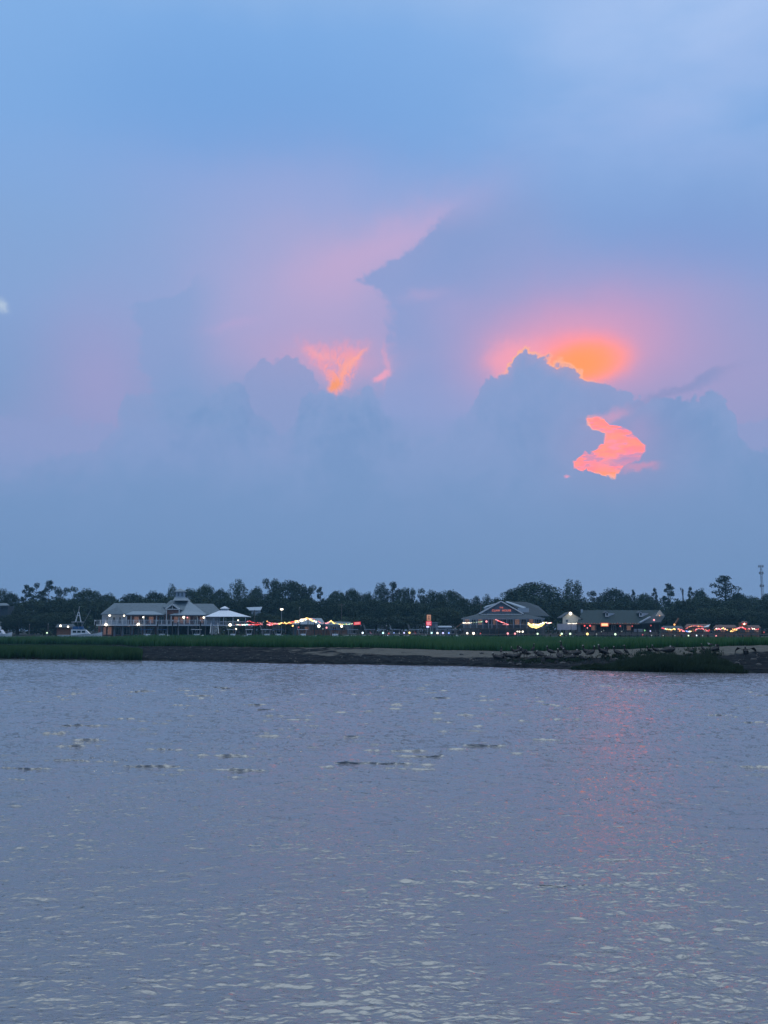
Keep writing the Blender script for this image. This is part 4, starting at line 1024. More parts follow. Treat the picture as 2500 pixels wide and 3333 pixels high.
# cream gabled shed
ws = empty('gabled_shed', at(1858, 2068, 272), 'cream gable ended shed with a bright lamp at its peak', 'shed')
pts = [(1832, 2030), (1832, 2008), (1857, 1994), (1892, 2013), (1892, 2030)]
MB().prism([(at(x, y, 272).x, at(x, y, 272).z) for x, y in pts][::-1], 272, 272.3).build('gable_wall', 'cream', ws)
rect('rear_wall', 1836, 2010, 1890, 2070, 276, .3, 'cream', ws)
for q in (((1827, 2010), (1857, 1991.5)), ((1857, 1991.5), (1897, 2014))):
    a, b = at(*q[0], 271.7), at(*q[1], 271.7)
    MB().slab([a, b, b + Vector((0, 7, 0)), a + Vector((0, 7, 0))], .2).build('roof', 'roof_dark', ws)
rect('lower_wall', 1816, 2030.5, 1878, 2050, 270.5, 1.3, 'lavender', ws)
for px in (1818, 1838, 1858, 1876): post_at('pile', px, 2050.5, 2074, 271, .3, 'dark_wood', ws)
window(1841, 2016, 1850, 2026, 271.95, ws)
lamp_part(1857, 1997, 271.4, .45, 'e_white', ws, 110, (1, .95, .75))
for i in range(9): lamp_part(1849 + i * 4, 2029.5 - (i % 2) * .6, 270.2, .1, 'e_white', ws, name='bulb')
# long green roofed restaurant
D3 = 270.0
lr = empty('long_restaurant', at(2005, 2068, D3), 'long low restaurant under a weathered green roof with two white dormers', 'building')
roof_poly('roof', [(1878, 2028, D3), (2082, 2028, D3), (2148, 1986, D3 + 7), (1896, 1986, D3 + 7)], 'roof_teal', lr)
a, b = at(1878, 2028, D3), at(2082, 2028, D3)
MB().box(a.x, b.x, D3 - .08, D3 - .01, a.z - .4, a.z - .03).build('fascia', 'wood_warm', lr)
roof_poly('roof', [(2082, 2028, D3), (2148, 1986, D3 + 7), (2165, 2003, D3 + 5), (2150, 2024, D3 + 2)], 'roof_dark', lr)
MB().bar(at(2082, 2027, D3 - .1), at(2116, 2008, D3 + 2), .5, .3).build('rake_trim', 'siding', lr)
MB().prism([(at(2135, 2005, D3 + 3).x, at(2135, 2005, D3 + 3).z), (at(2160, 2003, D3 + 3).x, at(2160, 2003, D3 + 3).z), (at(2148, 1985, D3 + 3).x, at(2148, 1985, D3 + 3).z)], D3 + 3, D3 + 3.3).build('gable_wall', 'cream', lr)
lamp_part(2147, 2004, D3 + 2.2, .14, 'e_orange', lr, 25, (1, .45, .2))
for px in (1976, 2086):
    dm = empty('dormer', ORG[lr.name]); dm.parent = lr; dm.location = (0, 0, 0); ORG[dm.name] = ORG[lr.name]
    Dd = D3 + 2.2; w = [at(px - 5, 2007, Dd), at(px + 5, 2007, Dd), at(px + 5, 1994, Dd), at(px, 1989.5, Dd), at(px - 5, 1994, Dd)]
    MB().prism([(v.x, v.z) for v in w], Dd, Dd + .2).build('dormer_front', 'white', dm)
    a, b = at(px - 2.6, 2004, Dd), at(px + 2.6, 1995, Dd); MB().box(a.x, b.x, Dd - .05, Dd - .01, a.z, b.z).build('dormer_window', 'glass', dm)
    r0, r1, r2 = at(px - 6.5, 1995, Dd - .2), at(px, 1988.5, Dd - .2), at(px + 6.5, 1995, Dd - .2)
    MB().slab([r0, r1, r1 + Vector((0, 4.2, 0)), r0 + Vector((0, 4.2, 0))], .12).slab([r1, r2, r2 + Vector((0, 4.2, 0)), r1 + Vector((0, 4.2, 0))], .12).build('dormer_roof', 'roof_dark', dm)
    s0 = [at(px + 5.2, 2006, Dd), at(px + 5.2, 1995, Dd)]; s1 = at(px + 28, 1997, Dd + 3.6)
    MB().add([s0[0], s0[1], s1, s0[0] + Vector((.12, 0, 0)), s0[1] + Vector((.12, 0, 0)), s1 + Vector((.12, 0, 0))], [(0, 1, 2), (5, 4, 3), (0, 2, 5, 3), (1, 4, 5, 2), (0, 3, 4, 1)]).build('dormer_cheek', 'siding', dm)
post_at('chimney', 1894, 1983, 2000, D3 + 6, .5, 'siding', lr)
rect('back_wall', 1880, 2029, 2145, 2074, D3 + 4, .3, 'dark_wood', lr)
for i in range(14): post_at('post', 1880 + i * 19.5, 2032, 2074, D3 + .4, .2, 'dark_wood', lr)
rect('porch_wall', 1880, 2056, 2140, 2070, D3 + .8, .2, 'wood', lr)
rect('end_wall', 1878, 2031, 1889, 2056, D3 + .8, .2, 'slate', lr)
for x0, mt in ((1898, 'glass'), (1925, 'glass_lit'), (1990, 'glass'), (2015, 'glass'), (2040, 'glass_lit')): window(x0, 2036, x0 + 15, 2052, D3 + 3.95, lr, mt)
rect('service_hatch', 2064, 2047, 2098, 2057, D3 + 1.2, .2, 'lavender', lr)
lamp_part(2099, 2052, D3 + .5, .2, 'e_green', lr, 18, (.4, 1, .4)); 
for px, py, mt, r in ((1903, 2037, 'e_red', .22), (1921, 2037, 'e_red', .25), (1912, 2044, 'e_pink', .15), (2019, 2038, 'e_dimred', .24), (2058, 2038, 'e_dimred', .22), (2129, 2018, 'e_pink', .27), (2117, 2054, 'e_violet', .2), (2119, 2036, 'e_dimred', .2), (2155, 2047, 'e_red', .28), (1965, 2052, 'e_dim', .14), (1958, 2056, 'e_dim', .14), (2024, 2055, 'e_dim', .14)):
    lamp_part(px, py, D3 - .4, r, mt, lr, 6 if mt == 'e_red' else 0, (1, .15, .1))
for i in range(24): lamp_part(1884 + i * 8.4, 2028.5, D3 - .2, .07, 'e_dim' if i % 3 else 'e_dimred', lr, name='eave_bulb')
# lit orange sign under the eave
sg = empty('lit_sign', at(1968, 2040, D3 - .6), 'small glowing orange sign with a red border under the green roof eave', 'sign')
rect('sign_box', 1956.5, 2027.5, 1980.5, 2039, D3 - .6, .25, bulb_mat('sign_border_glow', (1, .12, .03), .8), sg)
rect('sign_face', 1958.5, 2029.5, 1978.5, 2037, D3 - .64, .035, bulb_mat('sign_face_glow', (1, .62, .3), 1.4), sg)
# red roofed waterfront bars at the right
D4 = 262.0
bars = [(2150, 2226, 2040, 'low open bar with rows of red and yellow lights, nearest the long green roof', 'roof_dark'), (2228, 2312, 2034, 'low open bar with a pale peaked canopy and red arcs of light', 'roof_brown'), (2322, 2400, 2037, 'low open bar with clusters of yellow and red lights near the crest pelicans', 'roof_brown'),
        (2402, 2478, 2038, 'low reddish bar with a small lit tower at the far right', 'roof_brown')]
BARS = []
for x0, x1, yt, lab, rm in bars:
    t = empty('waterfront_bar', at((x0 + x1) / 2, 2072, D4), lab, 'bar', 'open bars strung with coloured lights'); BARS.append(t)
    roof_poly('roof', [(x0, yt + 6, D4), (x1, yt + 6, D4), (x1 - 8, yt - 3, D4 + 4), (x0 + 8, yt - 3, D4 + 4)], rm, t, .18)
    for i in range(6): post_at('post', x0 + 3 + (x1 - x0 - 6) * i / 5, yt + 7.5, 2076, D4 + .5, .18, 'wood', t)
    rect('back_wall', x0 + 4, yt + 6, x1 - 4, 2076, D4 + 5, .2, 'wood', t)
    rect('counter', x0 + 6, 2061, x1 - 6, 2074, D4 + 1.4, .5, 'wood_warm', t)
    for i in range(4): rect('shutter', x0 + 10 + i * (x1 - x0 - 16) / 4, yt + 12, x0 + 22 + i * (x1 - x0 - 16) / 4, 2058, D4 + 4.9, .06, 'glass_lit' if i % 2 else 'slate', t)
t = BARS[3]; rect('tower', 2414, 2026, 2432, 2040, D4 + 1.5, 2, 'wood_warm', t)
roof_poly('tower_roof', [(2411, 2027, D4 + 1), (2435, 2027, D4 + 1), (2430, 2022, D4 + 3), (2416, 2022, D4 + 3)], 'roof_brown', t)
lamp_part(2423, 2031, D4 + 1.1, .24, 'e_white', t, 20); lamp_part(2417, 2031, D4 + 1.1, .14, 'e_red', t); lamp_part(2429, 2030, D4 + 1.1, .14, 'e_red', t); lamp_part(2423, 2026.5, D4 + .9, .12, 'e_red', t)
t = BARS[1]; c = at(2296, 2044, D4 - .5)
MB().slab([at(2286, 2042, D4 - .8), at(2306, 2040, D4 - .8), at(2312, 2031.5, D4 + 1)], .08).build('canopy', 'white', t)
# slanted red lit ramp
rp = empty('ramp', at(2202, 2068, 268), 'slanted reddish ramp with a warm lamp at its foot behind the bars', 'ramp')
MB().bar(at(2194, 2036, 268), at(2209, 2012, 268), .6, .3).build('beam', 'wood_warm', rp)
post_at('support', 2195, 2036, 2074, 268, .2, 'dark_wood', rp); post_at('support', 2209, 2012, 2074, 268.2, .2, 'dark_wood', rp)
lamp_part(2195.5, 2033, 267.2, .26, 'e_orange', rp, 25, (1, .4, .25))
# tall red roadside sign
ts = empty('roadside_sign', at(1397, 2072, 268), 'tall lit sign with tan picture panel over a red panel and small white box', 'sign')
post_at('pole', 1391, 2036, 2074, 268.3, .22, 'metal', ts); post_at('pole', 1402, 2036, 2074, 268.3, .22, 'metal', ts)
rect('sign_frame', 1386, 2000, 1405.5, 2037, 268.1, .3, 'dark', ts)
rect('picture_panel', 1389.5, 2001, 1402.5, 2020.5, 268, .08, bulb_mat('tan_panel_glow', (1, .50, .26), .42), ts)
rect('red_panel', 1387, 2022, 1404.5, 2036, 268, .08, bulb_mat('red_panel_glow', (1, .015, .06), .75), ts)
for i, (x0, x1) in enumerate(((1389, 1402), (1389, 1400), (1390, 1403))): rect('text_line', x0, 2024.5 + i * 3.6, x1, 2026.6 + i * 3.6, 267.95, .04, bulb_mat('sign_text_glow', (1, .45, .5), .9), ts)
rect('white_box', 1388, 2037.6, 1397, 2042.5, 267.9, .3, 'e_violet', ts)
m = MB()
for (cx_, cy_, rr) in ((1396, 2007, 2.6), (1396, 2013, 3.4), (1393, 2016.5, 1.8), (1399, 2016.5, 1.8)):
    p = at(cx_, cy_, 267.96); r = rr * 268 / F; n = 12
    m.prism([(p.x + r * math.cos(2 * math.pi * k / n), p.z + r * math.sin(2 * math.pi * k / n)) for k in range(n)], 267.93 - rr * .004, 267.99)
m.build('picture', bulb_mat('picture_glow', (.8, .24, .10), .25), ts)
# small box building and low shed row behind the boardwalk
bx = empty('kiosk', at(1416, 2068, 272), 'small pale boxy kiosk right behind the tall red sign', 'kiosk')
rect('wall', 1408, 2027, 1425, 2072, 272, 3, 'slate', bx); rect('flat_roof', 1406.5, 2025.5, 1426.5, 2027, 271.8, 3.4, 'siding', bx); rect('door', 1411, 2044, 1417, 2066, 271.94, .05, 'dark', bx); window(1418, 2034, 1424, 2041, 271.95, bx)
bx = empty('storage_shed', at(1445, 2068, 273), 'low flat grey storage shed between the kiosk and the gabled restaurant', 'shed')
rect('wall', 1428, 2041, 1468, 2072, 273, 4, 'slate', bx); roof_poly('roof', [(1425, 2041, 272.6), (1471, 2041, 272.6), (1469, 2037, 277.5), (1427, 2037, 277.5)], 'siding', bx); rect('door', 1436, 2048, 1444, 2070, 272.94, .05, 'dark', bx); window(1450, 2046, 1460, 2054, 272.95, bx)

# ------------------------------------------------------------------ boardwalk and its lamps
D5 = 255.0
bw = empty('boardwalk', at(1740, 2066, D5), 'long wooden boardwalk with railing running along the waterfront', 'boardwalk')
a, b = at(1110, 2063.5, D5), at(2500, 2067, D5); zd = a.z
MB().box(a.x, b.x + 30, D5, D5 + 3.2, zd - .25, zd).build('deck', 'wood', bw)
MB().box(a.x, b.x + 30, D5 + .05, D5 + .13, zd + .95, zd + 1.02).build('handrail', 'wood', bw)
MB().box(a.x, b.x + 30, D5 + .05, D5 + .11, zd + .45, zd + .5).build('middle_rail', 'wood', bw)
x = a.x
while x < b.x + 30:
    MB().box(x - .06, x + .06, D5 + .15, D5 + .27, zd + .002, zd + 1.1).build('rail_post', 'wood', bw)
    MB().box(x - .14, x + .14, D5 + .5, D5 + .78, -.9, zd - .252).build('pile', 'dark_wood', bw); x += 2.4
LAMPS = [
 (153, 2060, .2, 'e_mint', 'small greenish lamp on a low post at the left by two bare poles'),
 (1180.5, 2060, .26, 'e_cool', 'cool white dock lamp, leftmost of the boardwalk row, below the red festoon sign'),
 (1247, 2060, .26, 'e_cyan', 'cyan white dock lamp, second of the boardwalk row'),
 (1265.5, 2062, .2, 'e_dimred', 'dim red dock lamp just right of the cyan one'),
 (1282.5, 2060, .2, 'e_dimblue', 'blue dock lamp right of the dim red one'),
 (1300, 2061, .14, 'e_dim', 'faint tiny dock lamp between the two bluish ones'),
 (1315.5, 2060, .22, 'e_violet', 'violet dock lamp beside the yellow one'),
 (1333, 2059.5, .26, 'e_yellow', 'yellow dock lamp left of the tall red roadside sign'),
 (1405, 2060, .24, 'e_cyan', 'cyan dock lamp right under the tall red roadside sign'),
 (1424, 2060.5, .24, 'e_white', 'warm white dock lamp, second right of the tall red sign'),
 (1442, 2060.5, .26, 'e_violet', 'pale violet dock lamp, third right of the tall red sign'),
 (1461, 2060.5, .22, 'e_blue', 'deep blue dock lamp, fourth right of the tall red sign'),
 (1521, 2061, .26, 'e_white', 'white dock lamp below the left corner of the gabled restaurant'),
 (1541.5, 2061.5, .32, 'e_white', 'biggest white dock lamp below the gabled restaurant'),
 (1564, 2062, .18, 'e_dimred', 'dim red dock lamp right of the biggest white one'),
 (1653, 2062, .28, 'e_pink', 'pink dock lamp, left one of the pair below the red slanted light line'),
 (1676.5, 2062.5, .26, 'e_pink', 'pink dock lamp, right one of the pair below the red slanted light line'),
 (1684, 2055.5, .17, 'e_white', 'small white lamp, left of three close together above the pink dock lamp'),
 (1691, 2056, .2, 'e_white', 'small white lamp, middle of three close together above the pink dock lamp'),
 (1701.5, 2056, .24, 'e_white', 'white lamp, right of three close together above the pink dock lamp'),
 (1750, 2063, .25, 'e_mint', 'pale green dock lamp below the yellow festoon'),
 (1828.5, 2063, .27, 'e_mint', 'greenish dock lamp below the left side of the cream shed'),
 (1824, 2068, .12, 'e_yellow', 'tiny yellow lamp under the greenish one by the cream shed'),
 (1856, 2063, .27, 'e_mint', 'greenish dock lamp below the lamp of the cream shed'),
 (1912, 2063.5, .32, 'e_yellow', 'large yellow dock lamp left of the glowing orange sign'),
 (1942, 2064, .15, 'e_dim', 'faint dock lamp left below the glowing orange sign'),
 (2003, 2064.5, .28, 'e_mint', 'bright green white dock lamp below the middle of the green roof'),
 (2092, 2066, .18, 'e_dimred', 'dim reddish dock lamp below the right dormer of the green roof'),
 (2121, 2068, .15, 'e_dim', 'faint white dock lamp below the end of the green roof'),
 (2159, 2068.5, .15, 'e_dim', 'faint white dock lamp below the left bar lights'),
 (2197, 2068.5, .14, 'e_dim', 'faint white dock lamp below the ramp'),
 (2241, 2069, .2, 'e_mint', 'soft green dock lamp below the blue bulb'),
 (2267.5, 2068.5, .18, 'e_cool', 'soft white dock lamp below the peaked canopy'),
 (2287, 2069, .17, 'e_dim', 'faint dock lamp right below the peaked canopy'),
 (2331.5, 2070, .2, 'e_pink', 'pink dock lamp, rightmost of the boardwalk row'),
]
lp = None
for px, py, r, mt, lab in LAMPS:
    p = at(px, py, D5 - .4)
    t = empty('dock_lamp', (p.x, p.y, .2), lab, 'lamp', 'coloured lamps along the boardwalk')
    MB().tube([(p.x, p.y, .2), (p.x, p.y, p.z - r * .9)], .05).build('post', 'metal', t)
    MB().ball(p, r, 10, 7).build('globe', mt, t, smooth=True)
# street lamp and poles
t = empty('street_lamp', at(917, 2068, 290), 'tall street lamp with a warm white head above the trees right of the gazebo', 'lamp')
p = at(917, 1981, 290); MB().tube([(p.x, 290, SHOREZ), (p.x, 290, p.z)], [.14, .08]).build('pole', 'metal', t)
MB().box(p.x - .7, p.x + .7, 289.5, 290.2, p.z, p.z + .16).build('lamp_head', 'metal', t)
m = MB(); m.ball(p + Vector((0, 0, -.2)), .3, 10, 7)
m.v = [(p.x + (v[0] - p.x) * 1.7, v[1], v[2]) for v in m.v]; m.build('lens', 'e_white', t, smooth=True)
for px, y0, D, lab, arm in ((829, 1985, 288, 'bare utility pole right of the gazebo', 1), (1112, 1964, 292, 'utility pole rising in front of dark trees behind the festoon', 1), (976, 1978, 290, 'faint pole behind the peak of the festooned pavilion', 0),
                       (1565, 1962, 292, 'utility pole at the left of the gabled restaurant', 1), (96, 2033, 262, 'bare mooring pole, left one of two at the left edge', 0), (157, 2032, 262, 'bare mooring pole, right one of two near the small green lamp', 0)):
    t = empty('utility_pole' if arm else 'mooring_pole', at(px, 2070, D), lab, 'pole'); p = at(px, y0, D)
    MB().tube([(p.x, D, 0), (p.x, D, p.z)], [.16, .11]).build('pole', 'wood', t)
    if arm:
        MB().box(p.x - 1, p.x + 1, D - .06, D + .06, p.z - .6, p.z - .45).build('crossarm', 'wood', t)
        for k in (-.85, .85): MB().tube([(p.x + k, D, p.z - .45), (p.x + k, D, p.z - .25)], .05).build('insulator', 'metal', t)
    else: MB().tube([(p.x, D, p.z), (p.x, D, p.z + .18)], [.15, .03]).build('cap', 'metal', t)
# antenna tower
Da = 420.0
t = empty('antenna_tower', (at(2477, 1940, Da).x, Da, 1.2), 'thin cell tower with three rings of antennas at the far right', 'tower')
b0 = at(2477, 1845, Da); z1 = b0.z
m = MB()
for k in range(3):
    an = k * 2.094; m.tube([(b0.x + .75 * math.cos(an), Da + .75 * math.sin(an), 1.2), (b0.x + .4 * math.cos(an), Da + .4 * math.sin(an), z1)], .09, 5)
m.build('mast', 'metal', t)
m = MB(); z = 2.0; k = 0
while z < z1 - 1:
    w = .75 - .35 * z / z1; w2 = .75 - .35 * (z + 1.1) / z1
    for j in range(3):
        a0, a1 = j * 2.094, (j + 1) * 2.094
        m.bar((b0.x + w * math.cos(a0), Da + w * math.sin(a0), z), (b0.x + w2 * math.cos(a1), Da + w2 * math.sin(a1), z + 1.1), .06)
    z += 1.1
m.build('lattice', 'metal', t)
for py, w in ((1843, 1.0), (1865, .85), (1907, .8)):
    z = at(2477, py, Da).z; m = MB()
    for j in range(9):
        an = j * .698; m.box(b0.x + w * math.cos(an) - .12, b0.x + w * math.cos(an) + .12, Da + w * math.sin(an) - .1, Da + w * math.sin(an) + .1, z - .55, z + .55)
    m.box(b0.x - w, b0.x + w, Da - .05, Da + .05, z - .05, z + .05)
    m.build('antenna_ring', 'metal', t)
MB().tube([(b0.x, Da, z1), (b0.x, Da, at(2477, 1838, Da).z)], .06).build('lightning_rod', 'metal', t)
# ------------------------------------------------------------------ festoons: each string a thing, its bulbs parts
def festoon(label, pts, n, mats, r=.16, D=262.0, sag=0.0, jit=.8, seed=0):
    rr = random.Random(seed); L = [0]
    for a, b in zip(pts, pts[1:]): L.append(L[-1] + math.dist(a, b))
    xs_ = np.array([p[0] for p in pts], float); ys_ = np.array([p[1] for p in pts], float); L = np.array(L)
    def pt(s): return float(np.interp(s, L, xs_)), float(np.interp(s, L, ys_)) + sag * 4 * (s / L[-1]) * (1 - s / L[-1])
    t = empty('string_lights', at(*pt(L[-1] / 2), D), label, 'string lights', 'strings of coloured bulbs along the waterfront')
    cps = [at(*pt(L[-1] * i / 24), D) + Vector((0, 0, r)) for i in range(25)]
    MB().tube(cps, .025, 4).build('cable', 'dark', t)
    for s_ in ((0.0, 1.0) if L[-1] > 45 else (0.5,)):
        q_ = at(*pt(L[-1] * s_), D); MB().tube([(q_.x, q_.y + .12, .6), (q_.x, q_.y + .12, q_.z + .35)], .07, 5).build('pole', 'wood', t)
    base = {}
    for i in range(n):
        x, y = pt(L[-1] * (i + .5) / n); p = at(x, y + rr.uniform(-jit, jit), D + rr.uniform(-.2, .2))
        q = i / max(1, n - 1); mt = mats(q, rr) if callable(mats) else mats[i % len(mats)]
        if mt not in base:
            me = bpy.data.meshes.new('bulb'); mb = MB().ball((0, 0, 0), r, 8, 5); me.from_pydata(mb.v, [], mb.f); me.materials.append(M[mt]); base[mt] = me
        o = bpy.data.objects.new('bulb', base[mt]); COL.objects.link(o); o.parent = t; o.location = p - ORG[t.name]
        o.scale = (rr.uniform(.55, 1.15),) * 3
    return t
pick = lambda *c: (lambda q, rr: rr.choice(c))
festoon('dense red and white bulbs along the rail right of the gazebo', [(766, 2033.5), (806, 2033.5), (856, 2033)], 26, lambda q, rr: rr.choice(('e_pink', 'e_white', 'e_cyan')) if q < .45 else rr.choice(('e_red', 'e_red', 'e_pink')), .15, seed=1)
festoon('short upper string of red bulbs right of the gazebo', [(800, 2024), (812, 2022), (830, 2028), (855, 2028)], 12, pick('e_red', 'e_red', 'e_pink'), .13, seed=2)
festoon('red and orange bulbs rising from the pilings to the yellow run', [(868, 2022), (880, 2028), (906, 2030)], 12, pick('e_red', 'e_orange', 'e_pink'), .17, seed=3)
festoon('red run of bulbs below the yellow festoon at its left end', [(868, 2033), (886, 2034), (916, 2028)], 12, pick('e_red', 'e_pink'), .18, seed=4)
festoon('thick yellow and red bulbs climbing to the pavilion peak', [(906, 2030), (940, 2027), (960, 2022), (985, 2016), (1001, 2012)], 30, lambda q, rr: 'e_red' if .38 < q < .52 else rr.choice(('e_yellow', 'e_yellow', 'e_white', 'e_orange')), .2, jit=1.6, seed=5)
festoon('second yellow string just under the climbing one', [(930, 2030), (960, 2027), (985, 2022), (1004, 2015)], 18, lambda q, rr: rr.choice(('e_red', 'e_orange')) if q < .3 else rr.choice(('e_yellow', 'e_orange', 'e_white')), .15, seed=6)
festoon('yellow bulbs falling right of the pavilion peak', [(1004, 2013), (1014, 2020), (1030, 2025)], 14, pick('e_yellow', 'e_white', 'e_yellow'), .22, jit=2, seed=7)
festoon('red and green bulbs along the pale pavilion eave', [(1010, 2013), (1030, 2020), (1044, 2027), (1054, 2029)], 12, pick('e_red', 'e_pink', 'e_mint', 'e_dim'), .15, jit=1.5, seed=8)
festoon('small pink and yellow peak of bulbs in the middle of the lower roof', [(1058, 2029), (1070, 2026), (1077, 2021), (1090, 2030)], 14, lambda q, rr: 'e_pink' if q < .4 else 'e_yellow', .19, jit=1.2, seed=9)
festoon('yellow and green bulbs running out to the red festoon sign', [(1090, 2027), (1108, 2032), (1130, 2032), (1148, 2030)], 18, lambda q, rr: rr.choice(('e_yellow', 'e_mint')) if q < .4 else rr.choice(('e_mint', 'e_green', 'e_yellow')), .13, seed=10)
festoon('white bulbs across the left porch of the gabled restaurant', [(1506, 2027.5), (1520, 2028), (1537, 2027.5)], 8, ['e_white'], .15, 271.5, seed=11)
festoon('green bulbs across the porch beside the white ones', [(1538, 2027), (1552, 2026), (1572, 2022.5)], 9, pick('e_green', 'e_mint', 'e_dim'), .11, 271.5, seed=12)
festoon('pink red line of bulbs slanting down the restaurant porch', [(1613, 2016.5), (1636, 2026), (1655, 2033)], 22, pick('e_pink', 'e_red', 'e_pink'), .15, 271.5, jit=.5, seed=13)
festoon('short pink string at the foot of the slanting porch line', [(1636, 2033), (1655, 2034)], 6, ['e_pink'], .1, 271.5, seed=131)
festoon('upper row of the deep yellow festoon right of the restaurant', [(1718, 2028), (1730, 2033), (1752, 2033), (1772, 2027)], 22, pick('e_yellow', 'e_white'), .21, 262, jit=1.2, seed=14)
festoon('lowest sagging row of the deep yellow festoon', [(1719, 2031), (1729, 2040), (1745, 2043), (1762, 2038), (1772, 2029)], 22, ['e_yellow'], .2, 262, seed=15)
festoon('middle row of the deep yellow festoon', [(1722, 2031), (1735, 2037), (1750, 2038), (1768, 2031)], 20, ['e_yellow'], .23, 262, seed=151)
festoon('pinkish white bulbs from the yellow festoon to the cream shed', [(1774, 2026), (1784, 2028), (1796, 2027)], 10, pick('e_pink', 'e_white'), .14, 262, seed=16)
festoon('white bulbs along the fence below the cream gable', [(1848, 2030), (1870, 2029)], 6, ['e_white'], .1, 269, seed=17)
festoon('red then yellow bulbs of the bar nearest the green roof', [(2154, 2045), (2170, 2048), (2190, 2049), (2198, 2047)], 18, lambda q, rr: 'e_red' if q < .2 else rr.choice(('e_yellow', 'e_mint', 'e_orange', 'e_yellow')), .17, 260, jit=1.6, seed=18)
festoon('lower red and orange bulbs left of the blue bulb', [(2206, 2046), (2214, 2052), (2228, 2053)], 10, pick('e_red', 'e_orange', 'e_pink'), .2, 260, jit=2, seed=19)
festoon('high arc of red bulbs over the peaked canopy bar', [(2232, 2046), (2245, 2040), (2262, 2037), (2290, 2039)], 16, pick('e_red', 'e_red', 'e_pink', 'e_orange'), .15, 260, jit=1, seed=20)
festoon('single blue end of bulbs beside white ones in the bar', [(2232, 2054), (2240, 2056), (2252, 2055)], 6, ['e_blue', 'e_blue', 'e_blue', 'e_white', 'e_white', 'e_yellow'], .2, 260, seed=21)
festoon('red bulbs crowded at the right end of the peaked canopy bar', [(2262, 2050), (2284, 2045), (2296, 2052), (2310, 2053)], 20, pick('e_red', 'e_red', 'e_pink', 'e_dim'), .17, 260, jit=2.5, seed=22)
festoon('yellow and white bulb cluster of the third bar', [(2326, 2048), (2345, 2047), (2358, 2046), (2370, 2052)], 18, pick('e_yellow', 'e_white', 'e_pink', 'e_red', 'e_yellow'), .18, 260, jit=2.5, seed=23)
festoon('yellow zigzag of bulbs between the third and fourth bars', [(2376, 2055), (2390, 2053), (2398, 2050), (2384, 2048)], 12, pick('e_yellow', 'e_orange'), .18, 260, jit=1, seed=24)
festoon('red bulbs climbing to the small lit tower', [(2392, 2047), (2402, 2045), (2412, 2042), (2428, 2047)], 14, pick('e_red', 'e_red', 'e_pink'), .18, 260, jit=1.5, seed=25)
festoon('red and pale bulbs along the fourth bar to the right', [(2432, 2047), (2448, 2045), (2470, 2049)], 14, pick('e_red', 'e_dimred', 'e_white', 'e_pink'), .15, 260, jit=2, seed=26)
for px, py, mt, r, lab in ((878, 2033.5, 'e_pink', .3, 'pink round lamp under the left end of the big festoon'), (953, 2037, 'e_yellow', .24, 'small yellow lamp under the climbing festoon'), (972, 2042, 'e_dimred', .22, 'dim red lamp on a dock post under the climbing festoon'),
                      (1038, 2038, 'e_white', .42, 'large white lamp in front of the pavilion eave'), (1063, 2043, 'e_pink', .26, 'pinkish red lamp right of the large white one'), (1051, 2047, 'e_dim', .16, 'faint small lamp between the white and the red ones'), (1112, 2038.5, 'e_white', .34, 'white lamp below the green part of the festoon'), (2487, 2058, 'e_dimred', .2, 'dim reddish lamp at the far right edge')):
    p = at(px, py, 263); t = empty('pier_lamp', (p.x, p.y, .2), lab, 'lamp', 'round lamps on pier posts')
    MB().tube([(p.x, p.y, .2), (p.x, p.y, p.z - r * .9)], .06).build('post', 'dark_wood', t); MB().ball(p, r, 10, 7).build('globe', mt, t, smooth=True)
sg = empty('festoon_sign', at(1163, 2036, 262), 'small red glowing sign at the right end of the big festoon', 'sign')
m = MB(); q = [(1151.5, 2025), (1174, 2023.5), (1174, 2033), (1151.5, 2034.5)]
m.prism([(at(x, y, 262).x, at(x, y, 262).z) for x, y in q][::-1], 262, 262.25).build('sign_box', bulb_mat('festoon_sign_glow', (1, .02, .03), .8), sg)
for i in range(3):
    q = [(1155, 2026.6 + i * 2.3), (1171, 2025.6 + i * 2.3), (1171, 2026.8 + i * 2.3), (1155, 2027.8 + i * 2.3)]
    MB().prism([(at(x, y, 261.95).x, at(x, y, 261.95).z) for x, y in q][::-1], 261.93, 261.99).build('text_line', bulb_mat('festoon_text_glow', (1, .5, .5), .8), sg)
# ------------------------------------------------------------------ pilings, each alone
for i, (px, yt, lab) in enumerate(((311, 2022, 'thick dark piling at the left corner of the clubhouse deck'), (451, 2036, 'dark piling under the big lamp of the clubhouse deck'), (513, 2022, 'dark piling, leftmost of the group in front of the clubhouse gable'), (562, 2022, 'dark piling in front of the clubhouse gable'), (579, 2024, 'dark piling just right of the clubhouse gable'), (653, 2022, 'dark piling in front of the right porch column'),
                               (776, 2036, 'dark piling right of the gazebo steps'), (820, 2040, 'dark piling beside the white boat bow right of the gazebo'), (857, 2026, 'tall dark piling between two red bulb strings'), (976, 2022, 'tall dark piling under the climbing festoon'), (1024, 2026, 'dark piling left of the large white pier lamp'), (1055, 2028, 'dark piling left of the pinkish pier lamp'),
                               (1175, 2036, 'reddish dark piling under the festoon sign'), (1258, 2038, 'thin piling among the boats in the middle'), (1380, 2040, 'dark piling left of the tall red sign'), (1482, 2046, 'thick dark piling left of the gabled restaurant'))):
    p = at(px, yt, 258); t = empty('piling', (p.x, 258, -.6), lab, 'piling', 'wooden pilings standing in the marina')
    w = .24 if px in (311, 857, 1482) else .17
    MB().tube([(p.x, 258, -.6), (p.x, 258, p.z)], [w, w * .9], 8).build('pile', 'dark_wood', t)
    MB().tube([(p.x, 258, p.z), (p.x, 258, p.z + .25)], [w * 1.05, .02], 8).build('cap', 'metal', t)
